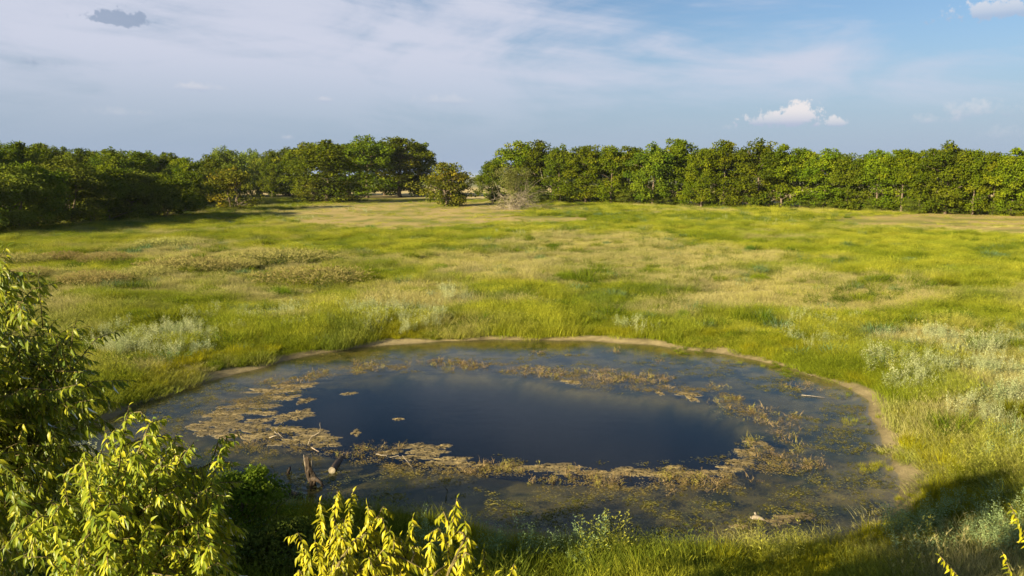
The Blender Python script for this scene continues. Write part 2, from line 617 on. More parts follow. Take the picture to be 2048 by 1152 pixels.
# patches, given by where they show in the photograph: cx, cy, rx, ry
STRAW = [(1240, 520, 330, 40), (1640, 590, 280, 38), (1340, 552, 110, 30), (1180, 545, 330, 30), (850, 610, 120, 22), (420, 520, 260, 25), (1350, 610, 90, 25), (1980, 465, 120, 14)]
MOWN = [(790, 432, 250, 34), (930, 422, 130, 20), (1080, 440, 110, 7), (1960, 442, 330, 17), (2100, 450, 280, 26)]
LUSH = [(1180, 590, 240, 28), (1500, 690, 260, 40), (1000, 655, 330, 28), (1850, 520, 260, 60), (560, 690, 330, 40), (650, 555, 120, 14), (1300, 450, 260, 25), (1960, 640, 200, 40)]
SILVER = [(1905, 735, 170, 60, 1.0), (1990, 800, 110, 70, 0.9), (1650, 652, 70, 18, 0.8), (1800, 690, 50, 30, .4), (770, 645, 130, 24, 0.7), (310, 690, 130, 30, 0.9),
          (520, 648, 150, 22, 0.6), (560, 1050, 80, 50, 1.0), (1090, 1095, 130, 55, 0.9), (1950, 1085, 160, 70, 1.0), (900, 1085, 90, 50, 0.8),
          (1990, 950, 70, 50, 0.8), (1600, 690, 80, 18, 0.4), (120, 980, 130, 60, 0.7), (1270, 665, 60, 14, .25), (900, 605, 50, 16, 0.6),
          (1100, 470, 120, 7, 0.4), (1450, 445, 130, 7, 0.6), (1600, 452, 90, 7, 0.5), (560, 415, 70, 6, 0.5), (540, 440, 90, 7, .5), (700, 422, 60, 5, .5)]
TALLW = [(1450, 1120, 260, 55, 1.0), (1740, 1100, 110, 60, 0.8), (1800, 850, 70, 110, 0.55), (1880, 880, 90, 60, 0.5), (1650, 700, 120, 30, 0.3), (1250, 1110, 80, 50, .5),
         (1930, 930, 120, 60, 0.5), (1870, 1000, 90, 70, 0.5), (1760, 770, 60, 40, 0.4)]


def patch(px, py, lst):
    r = np.zeros(px.shape)
    for p in lst:
        amt = p[4] if len(p) > 4 else 1.0
        r = np.maximum(r, amt * sstep(1.35, 0.55, ell(px, py, *p[:4])))
    return r


def clampproj(x, y):
    yy = np.maximum(y, 2.0)
    return project(x, yy, 0.3)


def straw_fac(x, y, px, py):
    n = fbm(x, y, 11, 51, 4)
    n2 = fbm(x * 0.7, y, 2.6, 61, 3)
    s = sstep(0.46, 0.66, n * 0.6 + n2 * 0.4 + 0.17 * patch(px, py, STRAW) - 0.13 * patch(px, py, LUSH))
    return s


def rim_width(x, y):
    n = fbm(x, y, 3.0, 91, 4)
    w_ = 0.05 + 0.18 * sstep(22, 26, y) + 0.75 * sstep(0.35, 0.75, n)
    return w_ + 0.35 * sstep(0.3, 0.7, n) * sstep(7, 11, x) * sstep(42, 30, y) + 1.2 * sstep(-8, -11, x) * sstep(25, 18, y)


def build_ground():
    xs = axis(-5200, 5200, -26, 26, 0.22, 1.09)
    ys = axis(-900, 9000, 11, 46, 0.22, 1.07)
    X, Y = np.meshgrid(xs, ys)
    x, y = X.ravel(), Y.ravel()
    d = masked_sdf(SHORE, x, y); dd = masked_sdf(DEEP, x, y)
    z = height(x, y, d, dd)
    nx, ny = len(xs), len(ys)
    idx = np.arange(nx * ny).reshape(ny, nx)
    faces = np.stack([idx[:-1, :-1], idx[:-1, 1:], idx[1:, 1:], idx[1:, :-1]], -1).reshape(-1, 4)
    me = bpy.data.meshes.new('ground')
    me.from_pydata(np.stack([x, y, z], 1).tolist(), [], faces.tolist())
    px, py = clampproj(x, y)
    st = straw_fac(x, y, px, py)
    col = np.zeros((len(x), 3))
    soil = np.array([0.10, 0.105, 0.02]); straw = np.array([0.22, 0.195, 0.065])
    col[:] = soil * (1 - st[:, None]) + straw * st[:, None]
    col = col * (0.8 + 0.4 * fbm(x, y, 3, 71)[:, None])
    # mown strips by the far trees, dry crop field beyond the tree line
    mw = patch(px, py, MOWN) * sstep(60, 90, y)
    mwc = np.array([0.40, 0.30, 0.11]); gr = np.array([0.20, 0.20, 0.04])
    k = sstep(0.42, 0.62, fbm(x * 0.35, y, 3.5, 81, 4))[:, None]
    col = col * (1 - mw[:, None]) + (mwc * (1 - k) + gr * k) * mw[:, None]
    far = sstep(235, 265, y + x * 0.55) * sstep(200, 215, y)
    col = col * (1 - far[:, None]) + np.array([0.46, 0.36, 0.16]) * far[:, None]
    vfar = sstep(420, 620, y)
    col = col * (1 - vfar[:, None]) + np.array([0.20, 0.20, 0.09]) * vfar[:, None]
    # mud rim: wider and paler on the right-hand and left-hand shores
    wid = rim_width(x, y)
    rim = sstep(1.0, 0.55, d / wid) * (d > -0.35)
    mud = np.array([0.265, 0.21, 0.105]) * (0.45 + 1.0 * fbm(x, y, 0.7, 101, 5, 0.65)[:, None])
    mud = mud * (1 - 0.45 * sstep(0.22, -0.1, d)[:, None])            # wet margin
    col = col * (1 - rim[:, None]) + mud * rim[:, None]
    # bed: silt with weed growth in the shallows, coloured darker for depth in the deep middle
    inn = sstep(0.0, -0.5, d)
    wn = sstep(0.40, 0.62, fbm(x, y, 1.1, 111, 5, 0.62))[:, None]
    bed = np.array([0.235, 0.175, 0.036]) * (1 - wn) + np.array([0.070, 0.070, 0.012]) * wn
    wn2 = sstep(0.57, 0.70, fbm(x, y, 0.6, 121, 4))[:, None]
    bed = bed * (1 - wn2) + np.array([0.26, 0.20, 0.060]) * wn2
    deep = sstep(0.3, -0.6, dd)[:, None]
    bed = bed * (1 - deep) + np.array([0.03, 0.032, 0.022]) * deep
    col = col * (1 - inn[:, None]) + bed * inn[:, None]
    a = me.attributes.new('gcol', 'FLOAT_COLOR', 'POINT')
    a.data.foreach_set('color', np.concatenate([col, np.ones((len(x), 1))], 1).astype(np.float32).ravel())
    me.polygons.foreach_set('use_smooth', np.ones(len(me.polygons), bool))
    me.materials.append(MG)
    o = link(bpy.data.objects.new('ground', me))
    o['kind'] = 'structure'


build_ground()

# ------------------------------------------------------------------ water
STUMP = ground_at(622, 968)


def build_water():
    P = SHORE
    c = P.mean(0)
    out = P + (P - c) / np.linalg.norm(P - c, axis=1)[:, None] * 0.5
    n = len(out)
    V = [(p[0], p[1], 0.0) for p in out] + [(p[0], p[1], -4.6) for p in out]
    Fc = [tuple(range(n)), tuple(range(2 * n - 1, n - 1, -1))]
    for i in range(n):
        j = (i + 1) % n
        Fc.append((i, i + n, j + n, j))
    area = sum(out[i][0] * out[(i + 1) % n][1] - out[(i + 1) % n][0] * out[i][1] for i in range(n))
    if area < 0:
        Fc = [tuple(reversed(f)) for f in Fc]
    me = bpy.data.meshes.new('water'); me.from_pydata(V, [], Fc); me.materials.append(mat_water((STUMP[0], STUMP[1], 0.0)))
    o = link(bpy.data.objects.new('water', me)); o['kind'] = 'structure'


build_water()


# ------------------------------------------------------------------ ground cover (uncountable: grass, weeds), instanced inside one object each
def blades(mb, n, rad, hmin, hmax, wid, lean, droop=0.35, seed=0, dome=0.0, head=0.0, segs=2, center=(0, 0)):
    r = np.random.default_rng(seed)
    for i in range(n):
        a = r.uniform(0, 2 * math.pi); q = rad * math.sqrt(r.uniform())
        bx, by = center[0] + q * math.cos(a), center[1] + q * math.sin(a)
        h = r.uniform(hmin, hmax) * (1 - dome * (q / rad) ** 2)
        la = a + r.normal(0, 0.9)
        ln = lean * h * (0.35 + 0.9 * q / rad) * r.uniform(0.4, 1.5)
        fa = r.uniform(0, math.pi)
        wx, wy = math.cos(fa) * wid * 0.5, math.sin(fa) * wid * 0.5
        pts = []
        for k in range(segs + 1):
            t = k / segs
            dx = math.cos(la) * ln * t ** 1.6; dy = math.sin(la) * ln * t ** 1.6
            pts.append((bx + dx, by + dy, h * (t - droop * lean * t * t * 0.6)))
        V = []; T = []
        for k in range(segs):
            p = pts[k]; s_ = 1.0 - 0.35 * k / segs
            V += [(p[0] - wx * s_, p[1] - wy * s_, p[2]), (p[0] + wx * s_, p[1] + wy * s_, p[2])]
            T += [k / segs, k / segs]
        V.append(pts[-1]); T.append(1.0)
        Fc = [(2 * k, 2 * k + 1, 2 * k + 3, 2 * k + 2) for k in range(segs - 1)] + [(2 * segs - 2, 2 * segs - 1, 2 * segs)]
        lr = r.uniform()
        mb.add(V, Fc, tip=np.array(T) ** 1.5, lrnd=lr)
        if head and r.uniform() < head:          # loose seed head
            p = pts[-1]
            for q2 in range(4):
                ang = r.uniform(0, 6.28); L = h * 0.16
                e = (p[0] + math.cos(ang) * L * 0.5, p[1] + math.sin(ang) * L * 0.5, p[2] + r.uniform(-0.2, 0.6) * L)
                mb.add([(p[0], p[1], p[2] - 0.1 * h), (p[0] + wid * 0.8, p[1], p[2] - 0.088 * h), e], [(0, 1, 2)], tip=1.0, lrnd=lr)


def leaf_quads(P, D, N, L, W):
    """diamond leaves: P base, D direction, N normal, lengths, widths"""
    S = np.cross(D, N); S /= np.linalg.norm(S, axis=1)[:, None] + 1e-9
    mid = P + D * (L * 0.45)[:, None]
    return np.stack([P, mid + S * (W * 0.5)[:, None], P + D * L[:, None], mid - S * (W * 0.5)[:, None]], 1)


def weed_template(mb, nst, rad, h, leafL, leafW, per, seed, up=0.35, branchy=True):
    r = np.random.default_rng(seed)
    for s in range(nst):
        a = r.uniform(0, 6.28); q = rad * math.sqrt(r.uniform())
        hh = h * r.uniform(0.65, 1.1)
        b = np.array([q * math.cos(a), q * math.sin(a), 0]); tip = b + np.array([math.cos(a) * q * 0.5 + r.normal(0, .05), math.sin(a) * q * 0.5 + r.normal(0, .05), hh])
        S_ = np.array([0.006, 0.004, 0])
        mb.add([b - S_, b + S_, tip], [(0, 1, 2)], tip=[0, 0, 0.6], lrnd=0.3)
        t = r.uniform(0.12, 1.0, per) ** 0.8
        P = b + (tip - b) * t[:, None]
        ang = r.uniform(0, 6.28, per)
        spread = (1 - t) * 0.30 * h + 0.02
        off = r.uniform(0.0, 1.0, per) * spread if branchy else np.zeros(per)
        P = P + np.stack([np.cos(ang) * off, np.sin(ang) * off, off * 0.4], 1)
        D = np.stack([np.cos(ang), np.sin(ang), np.full(per, up) + r.normal(0, 0.35, per)], 1)
        D /= np.linalg.norm(D, axis=1)[:, None]
        N = np.stack([r.normal(0, .5, per), r.normal(0, .5, per), np.ones(per)], 1)
        L = leafL * r.uniform(0.6, 1.2, per) * (1.1 - 0.45 * t)
        V = leaf_quads(P, D, N, L, L * (leafW / leafL))
        mb.quads(V, tip=t, lrnd=r.uniform(0, 1, per))


def instancer(name, templates, pts, rot, scl, idx, tint, tipcol, mat, label, cat):
    """one object: template meshes and one vertex per plant; geometry nodes put a template on each vertex"""
    mb = MB(); tid = []
    for k, fn in enumerate(templates):
        n0 = mb.n
        fn(mb)
        tid += [k] * (mb.n - n0)
    nT = mb.n
    me = bpy.data.meshes.new(name)
    V = np.concatenate(mb.v + [pts])
    me.from_pydata(V.tolist(), [], mb.f)
    n = len(V); npt = len(pts)

    def put(nm, typ, arr, field='value'):
        a = me.attributes.new(nm, typ, 'POINT')
        a.data.foreach_set(field, np.ascontiguousarray(arr).ravel())
    for k, parts in mb.attr.items():
        arr = np.zeros(n, np.float32)
        for off, val in parts:
            arr[off:off + len(val)] = val
        put(k, 'FLOAT', arr)
    put('tid', 'INT', np.concatenate([np.array(tid), np.full(npt, -1)]).astype(np.int32))
    put('pick', 'INT', np.concatenate([np.zeros(nT), idx]).astype(np.int32))
    put('irot', 'FLOAT_VECTOR', np.concatenate([np.zeros((nT, 3)), rot]).astype(np.float32), 'vector')
    put('iscl', 'FLOAT_VECTOR', np.concatenate([np.ones((nT, 3)), scl]).astype(np.float32), 'vector')
    one = np.ones((npt, 1)); z4 = np.zeros((nT, 4))
    put('tint', 'FLOAT_COLOR', np.concatenate([z4, np.concatenate([tint, one], 1)]).astype(np.float32), 'color')
    put('tipcol', 'FLOAT_COLOR', np.concatenate([z4, np.concatenate([tipcol, one], 1)]).astype(np.float32), 'color')
    me.materials.append(mat)
    o = link(bpy.data.objects.new(name, me))
    g = bpy.data.node_groups.new(name + '_scatter', 'GeometryNodeTree')
    g.interface.new_socket('Geometry', in_out='INPUT', socket_type='NodeSocketGeometry')
    g.interface.new_socket('Geometry', in_out='OUTPUT', socket_type='NodeSocketGeometry')
    N = g.nodes; Lk = g.links.new
    gi = N.new('NodeGroupInput'); go = N.new('NodeGroupOutput')

    def named(nm, typ):
        a = N.new('GeometryNodeInputNamedAttribute'); a.data_type = typ
        a.inputs['Name'].default_value = nm
        return [s for s in a.outputs if s.enabled and s.name == 'Attribute'][0]
    t = named('tid', 'INT')

    def eq(v):
        c = N.new('FunctionNodeCompare'); c.data_type = 'INT'; c.operation = 'EQUAL'
        si = [s for s in c.inputs if s.enabled]
        Lk(t, si[0]); si[1].default_value = v
        return c.outputs[0]
    sp = N.new('GeometryNodeSeparateGeometry'); sp.domain = 'POINT'
    Lk(gi.outputs[0], sp.inputs[0]); Lk(eq(-1), sp.inputs[1])
    jn = N.new('GeometryNodeJoinGeometry')
    for k in range(len(templates)):
        s2 = N.new('GeometryNodeSeparateGeometry'); s2.domain = 'POINT'
        Lk(sp.outputs[1], s2.inputs[0]); Lk(eq(k), s2.inputs[1])
        ti = N.new('GeometryNodeGeometryToInstance'); Lk(s2.outputs[0], ti.inputs[0])
        Lk(ti.outputs[0], jn.inputs[0])
    ip = N.new('GeometryNodeInstanceOnPoints')
    Lk(sp.outputs[0], ip.inputs['Points']); Lk(jn.outputs[0], ip.inputs['Instance'])
    ip.inputs['Pick Instance'].default_value = True
    Lk(named('pick', 'INT'), ip.inputs['Instance Index'])
    er = N.new('FunctionNodeEulerToRotation'); Lk(named('irot', 'FLOAT_VECTOR'), er.inputs[0])
    Lk(er.outputs[0], ip.inputs['Rotation']); Lk(named('iscl', 'FLOAT_VECTOR'), ip.inputs['Scale'])
    Lk(ip.outputs[0], go.inputs[0])
    md = o.modifiers.new('scatter', 'NODES'); md.node_group = g
    tag(o, label, cat, kind='stuff')
    return o


def scatter(n_near, y0, y1, power=1.0):
    """random points in the wedge the camera (and a step to its side) can see"""
    u = rng.uniform(0, 1, n_near)
    y = np.sqrt(y0 ** 2 + u * (y1 ** 2 - y0 ** 2)) if power == 1.0 else y0 * (y1 / y0) ** u
    half = 0.74 * y + 5
    x = rng.uniform(-1, 1, n_near) * half
    return x, y


def lerp(a, b, t):
    return np.asarray(a)[None, :] * (1 - t[:, None]) + np.asarray(b)[None, :] * t[:, None]


# woods cover the ground on the left and behind the right-hand row: no meadow grass there
def in_woods(x, y):
    return ((x < -80) & (y > 105 - 0.0 * x) & (y < 250)) | ((y + x * 0.76 > 236) & (x > 5)) | (y > 262)


C_GREEN = (0.185, 0.225, 0.012); C_YEL = (0.315, 0.320, 0.026); C_STRAW = (0.45, 0.375, 0.185); C_DARK = (0.07, 0.115, 0.014)


def grass_layer():
    segs = [scatter(24000, 9, 48), scatter(46000, 48, 120), scatter(34000, 120, 255)]
    x = np.concatenate([s[0] for s in segs]); y = np.concatenate([s[1] for s in segs])
    d = masked_sdf(SHORE, x, y)
    px, py = clampproj(x, y)
    wid = rim_width(x, y)
    mw = patch(px, py, MOWN) * sstep(60, 90, y)
    keep = (d > wid * rng.uniform(0.75, 1.15, len(x))) & ~in_woods(x, y) & (rng.uniform(0, 1, len(x)) > mw * 0.9)
    x, y, d, px, py, mw = x[keep], y[keep], d[keep], px[keep], py[keep], mw[keep]
    n = len(x)
    st = straw_fac(x, y, px, py)
    tone = fbm(x, y, 6.0, 131, 4); fine = rng.uniform(0, 1, n)
    sc = 0.8 + 0.5 * rng.uniform(0, 1, n) + 0.6 * sstep(45, 200, y)
    hgt = (0.34 + 0.85 * sstep(0.25, 0.75, fbm(x, y, 2.6, 141, 3))) * (1 - 0.65 * sstep(3.2, 0.6, d) * sstep(22, 17, y)) * (1 - 0.5 * mw) * (1 - 0.25 * sstep(90, 240, y))
    c = lerp(C_YEL, C_GREEN, sstep(0.40, 0.62, tone * 0.75 + fine * 0.25))
    dk = sstep(0.60, 0.72, fbm(x, y, 2.8, 151, 3)) * 0.7
    c = c * (1 - dk[:, None]) + np.array(C_DARK) * dk[:, None]
    st2 = np.clip(st * (0.15 + 0.9 * rng.uniform(0, 1, n)), 0, 1)[:, None] * 0.68
    c = c * (1 - st2) + np.array(C_STRAW) * st2
    c = c * (0.75 + 0.45 * rng.uniform(0, 1, n))[:, None]
    s2 = np.clip(st * 0.75 + 0.15 * fine, 0, 1)
    tip = c * (1 - 0.55 * s2[:, None]) + np.array((0.44, 0.36, 0.17)) * 0.55 * s2[:, None]
    idx = np.where(rng.uniform(0, 1, n) < st * 0.8, rng.integers(3, 5, n), rng.integers(0, 3, n))
    z = height(x, y, d) - 0.02
    pts = np.stack([x, y, z], 1)
    rot = np.stack([rng.normal(0, .06, n), rng.normal(0, .06, n), rng.uniform(0, 6.28, n)], 1)
    scl = np.stack([sc, sc, sc * hgt * 0.9], 1)
    T = [lambda m: blades(m, 160, 0.52, 0.22, 0.52, 0.011, 0.55, seed=1),
         lambda m: blades(m, 160, 0.48, 0.18, 0.46, 0.012, 0.75, seed=2, dome=0.4),
         lambda m: blades(m, 140, 0.54, 0.16, 0.60, 0.011, 0.6, seed=3),
         lambda m: blades(m, 120, 0.50, 0.30, 0.75, 0.008, 0.4, seed=4, head=0.5),
         lambda m: blades(m, 120, 0.50, 0.22, 0.65, 0.009, 0.55, seed=5, head=0.35)]
    instancer('meadow_grass', T, pts, rot, scl, idx, c, tip, M_VEG, 'yellow green meadow grass with dry straw patches around the pond', 'grass')


def tuft_layer():
    """dark green bunches too many to count in the meadow"""
    segs = [scatter(3200, 12, 60), scatter(12500, 60, 150), scatter(6500, 150, 240)]
    x = np.concatenate([s[0] for s in segs]); y = np.concatenate([s[1] for s in segs])
    d = masked_sdf(SHORE, x, y); px, py = clampproj(x, y)
    mw = patch(px, py, MOWN) * sstep(60, 90, y)
    p = sstep(0.45, 0.62, fbm(x, y, 7, 161, 3)) * 0.9 + 0.12 + 0.3 * patch(px, py, LUSH)
    keep = (d > 1.6) & ~in_woods(x, y) & (rng.uniform(0, 1, len(x)) < p * (1 - mw))
    x, y, d = x[keep], y[keep], d[keep]; n = len(x)
    sc = rng.uniform(0.45, 1.3, n) * (1 + 0.35 * sstep(60, 180, y))
    z = height(x, y, d) - 0.02
    c = lerp((0.055, 0.095, 0.008), (0.15, 0.18, 0.014), rng.uniform(0, 1, n))
    bl = (rng.uniform(0, 1, n) < 0.12)[:, None]
    c = np.where(bl, np.array((0.10, 0.16, 0.07)), c)
    T = [lambda m: blades(m, 170, 0.55, 0.45, 0.75, 0.022, 0.7, seed=11, dome=0.55),
         lambda m: blades(m, 150, 0.65, 0.30, 0.60, 0.024, 0.8, seed=12, dome=0.5),
         lambda m: weed_template(m, 18, 0.45, 0.55, 0.075, 0.03, 34, 13)]
    scl = np.stack([sc, sc, sc * rng.uniform(0.8, 1.3, n)], 1)
    rot = np.stack([np.zeros(n), np.zeros(n), rng.uniform(0, 6.28, n)], 1)
    instancer('green_bunch_grass', T, np.stack([x, y, z], 1), rot, scl, rng.integers(0, 3, n), c, c * np.array((1.35, 1.25, 1.0)), M_VEG,
              'small deep green bunches scattered through the meadow grass', 'grass')


def bank_layer():
    x, y = scatter(60000, 12, 50)
    d = masked_sdf(SHORE, x, y)
    far = sstep(19, 25, y)
    w2 = 1.2 + 1.5 * fbm(x, y, 5, 171, 3)
    wid = rim_width(x, y)
    keep = (d > wid * rng.uniform(0.8, 1.1, len(x))) & (d < wid + w2) & (rng.uniform(0, 1, len(x)) < 0.75)
    # a few sprigs stand on the mud and in the shallows at the right-hand shore
    spr = (d > -1.0) & (d < 1.2) & (x > 7.5) & (y > 17.5) & (fbm(x, y, 0.9, 181, 2) > 0.58) & (rng.uniform(0, 1, len(x)) < 0.35)
    keep |= spr
    x, y, d = x[keep], y[keep], d[keep]; n = len(x)
    z = np.maximum(height(x, y, d), -0.05) - 0.01
    sc = rng.uniform(0.45, 0.9, n) * np.where(d < 0.6, 0.45, 1.0)
    c = lerp((0.26, 0.255, 0.012), (0.12, 0.16, 0.012), sstep(0.35, 0.65, fbm(x, y, 2.2, 191, 3)))
    c = c * rng.uniform(0.75, 1.2, n)[:, None]
    T = [lambda m: blades(m, 100, 0.32, 0.28, 0.62, 0.012, 0.3, seed=21), lambda m: blades(m, 90, 0.34, 0.20, 0.52, 0.013, 0.45, seed=22)]
    scl = np.stack([sc, sc, sc * rng.uniform(0.6, 1.0, n)], 1)
    rot = np.stack([rng.normal(0, .08, n), rng.normal(0, .08, n), rng.uniform(0, 6.28, n)], 1)
    instancer('bank_reeds', T, np.stack([x, y, z], 1), rot, scl, rng.integers(0, 2, n), c, c * np.array((1.3, 1.2, 1.0)), M_VEG,
              'bright yellow green reedy grass fringing the pond bank', 'reeds')


def weed_layers():
    # silvery weeds
    x, y = scatter(90000, 9, 60)
    x2, y2 = scatter(26000, 60, 200)
    x = np.concatenate([x, x2]); y = np.concatenate([y, y2])
    d = masked_sdf(SHORE, x, y); px, py = clampproj(x, y)
    p = patch(px, py, SILVER) * sstep(0.34, 0.58, fbm(x, y, 1.7, 201, 3))
    dens = np.where(y < 60, 0.20, 0.3)
    keep = (d > 0.9) & (rng.uniform(0, 1, len(x)) < p * dens) & ~in_woods(x, y)
    x, y, d = x[keep], y[keep], d[keep]; n = len(x)
    z = height(x, y, d)
    sc = rng.uniform(0.6, 1.15, n)
    c = lerp((0.25, 0.29, 0.12), (0.40, 0.41, 0.21), rng.uniform(0, 1, n))
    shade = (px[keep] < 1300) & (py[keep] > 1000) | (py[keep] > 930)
    c = np.where(shade[:, None], lerp((0.17, 0.24, 0.085), (0.26, 0.32, 0.13), rng.uniform(0, 1, n)), c)  # near-bank shade put into the weed colour: darker and greener
    T = [lambda m: weed_template(m, 10, 0.28, 0.75, 0.065, 0.026, 42, 31), lambda m: weed_template(m, 12, 0.32, 0.65, 0.06, 0.026, 40, 32),
         lambda m: weed_template(m, 8, 0.24, 0.9, 0.07, 0.026, 46, 33)]
    rot = np.stack([rng.normal(0, .08, n), rng.normal(0, .08, n), rng.uniform(0, 6.28, n)], 1)
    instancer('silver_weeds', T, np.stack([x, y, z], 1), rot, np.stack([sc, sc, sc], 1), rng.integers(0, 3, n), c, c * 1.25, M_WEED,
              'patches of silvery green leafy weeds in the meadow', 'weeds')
    # tall yellow green weeds
    x, y = scatter(60000, 9, 60)
    d = masked_sdf(SHORE, x, y); px, py = clampproj(x, y)
    p = patch(px, py, TALLW) * sstep(0.36, 0.6, fbm(x, y, 1.4, 211, 3))
    keep = (d > 1.0) & (rng.uniform(0, 1, len(x)) < p * 0.11)
    x, y, d = x[keep], y[keep], d[keep]; n = len(x)
    z = height(x, y, d); sc = rng.uniform(0.55, 1.1, n)
    c = lerp((0.20, 0.23, 0.03), (0.30, 0.29, 0.05), rng.uniform(0, 1, n))
    T = [lambda m: weed_template(m, 6, 0.2, 1.15, 0.075, 0.022, 60, 41, 0.5), lambda m: weed_template(m, 5, 0.22, 1.0, 0.08, 0.022, 64, 42, 0.6)]
    rot = np.stack([rng.normal(0, .08, n), rng.normal(0, .08, n), rng.uniform(0, 6.28, n)], 1)
    instancer('tall_weeds', T, np.stack([x, y, z], 1), rot, np.stack([sc, sc, sc], 1), rng.integers(0, 2, n), c, c * np.array((1.3, 1.25, 1.1)), M_WEED,
              'tall yellow green leafy weeds on the pond bank', 'weeds')


WATERW = [(1300, 965, 210, 22, 1.0), (1130, 955, 80, 20, .8), (890, 729, 85, 11, 1.0), (725, 732, 45, 12, .8), (575, 766, 60, 9, .7), (1170, 748, 120, 10, .9), (1270, 758, 80, 13, .8),
          (1390, 775, 70, 9, .6), (1480, 802, 60, 14, .7), (1520, 830, 35, 26, .7), (1550, 885, 60, 55, .45), (1610, 775, 60, 9, .6), (1610, 935, 60, 14, .6), (1000, 938, 100, 12, .7),
          (760, 893, 60, 13, .6), (450, 892, 90, 10, .5), (1220, 702, 22, 7, .9), (1100, 708, 50, 5, .6), (700, 905, 70, 12, .5), (1330, 720, 40, 5, .5), (480, 800, 50, 10, .4),
          (1600, 835, 30, 10, .6), (1050, 740, 50, 6, .6), (640, 750, 40, 8, .5)]
UNDERW = [(1640, 880, 130, 130, .8), (1560, 800, 120, 50, .7), (800, 715, 420, 22, .5), (1350, 730, 250, 25, .5), (430, 800, 120, 40, .6), (330, 850, 120, 50, .6), (1620, 980, 170, 80, .7), (1000, 1000, 500, 45, .6), (1690, 880, 60, 80, .6), (1300, 1030, 400, 35, .8), (480, 905, 160, 30, .5), (1550, 1040, 200, 25, 1.0), (760, 960, 250, 50, .5)]


def water_layers():
    x, y = scatter(110000, 14, 40)
    d = masked_sdf(SHORE, x, y); px, py = clampproj(x, y)
    px, py = project(x, y, 0.0)
    p = patch(px, py, WATERW) * sstep(0.36, 0.62, fbm(x, y, 0.9, 221, 3))
    keep = (d < -0.3) & (rng.uniform(0, 1, len(x)) < p * 0.42)
    x, y = x[keep], y[keep]; n = len(x)
    sc = rng.uniform(0.4, 0.95, n)
    c = lerp((0.16, 0.11, 0.05), (0.31, 0.225, 0.105), rng.uniform(0, 1, n))
    g = (rng.uniform(0, 1, n) < 0.16 + 0.5 * sstep(0.55, 0.7, fbm(x, y, 2.5, 231, 2)))[:, None]
    c = np.where(g, lerp((0.17, 0.15, 0.03), (0.33, 0.28, 0.07), rng.uniform(0, 1, n)), c)
    T = [lambda m: weed_template(m, 5, 0.16, 0.20, 0.07, 0.022, 8, 51, 0.2), lambda m: weed_template(m, 4, 0.2, 0.15, 0.08, 0.02, 8, 52, 0.1),
         lambda m: blades(m, 16, 0.2, 0.08, 0.26, 0.016, 1.1, seed=53)]
    rot = np.stack([rng.normal(0, .25, n), rng.normal(0, .25, n), rng.uniform(0, 6.28, n)], 1)
    instancer('emergent_water_weed', T, np.stack([x, y, np.full(n, -0.02)], 1), rot, np.stack([sc, sc, sc], 1), rng.integers(0, 3, n), c, c * 1.15, M_WEED,
              'brown withered water weed standing out of the pond', 'water weed')
    # leafy scum lying at the surface in the shallows
    x, y = scatter(110000, 13, 34)
    d = masked_sdf(SHORE, x, y); px, py = project(x, y, 0.0)
    dd = masked_sdf(DEEP, x, y)
    ring = sstep(1.5, 0.3, np.abs(dd - 0.7))
    p = np.maximum(np.maximum(patch(px, py, UNDERW), 0.6 * sstep(-1.3, -0.2, d) * (x > 7)), ring) * sstep(0.45, 0.66, fbm(x, y, 0.8, 241, 4))
    keep = (d < -0.05) & (rng.uniform(0, 1, len(x)) < p * 0.8)
    x, y, d, ring = x[keep], y[keep], d[keep], ring[keep]; n = len(x)
    sc = rng.uniform(0.4, 1.2, n)
    c = lerp((0.09, 0.09, 0.02), (0.23, 0.195, 0.055), rng.uniform(0, 1, n) ** 1.4)
    c = c * (1 - ring[:, None] * 0.7) + np.array((0.24, 0.17, 0.07)) * ring[:, None] * 0.7

    def pad(mb, seed):
        r = np.random.default_rng(seed)
        for k in range(12):
            a0 = r.uniform(0, 6.28); q = 0.2 * math.sqrt(r.uniform()); L = r.uniform(0.012, 0.045)
            cx, cy = q * math.cos(a0), q * math.sin(a0); m_ = 6
            V = [(cx + L * r.uniform(.6, 1.1) * math.cos(j * 6.283 / m_), cy + L * 0.6 * r.uniform(.6, 1.1) * math.sin(j * 6.283 / m_), 0.004 + 0.006 * r.uniform()) for j in range(m_)]
            mb.add(V, [tuple(range(m_))], tip=r.uniform(), lrnd=r.uniform())
    T = [lambda m: pad(m, 61), lambda m: pad(m, 62), lambda m: pad(m, 63)]
    rot = np.stack([np.zeros(n), np.zeros(n), rng.uniform(0, 6.28, n)], 1)
    zz = np.where(rng.uniform(0, 1, n) < 0.45, 0.004, -rng.uniform(0.01, 0.07, n))
    zz = np.maximum(zz, height(x, y, d) + 0.01)
    instancer('floating_pond_weed', T, np.stack([x, y, zz], 1), rot, np.stack([sc, sc, np.ones(n)], 1), rng.integers(0, 3, n), c, c * 1.3, M_WEED,
              'small olive flakes of pond weed afloat and sunk in the shallows', 'pond weed')


grass_layer(); tuft_layer(); bank_layer(); weed_layers(); water_layers()


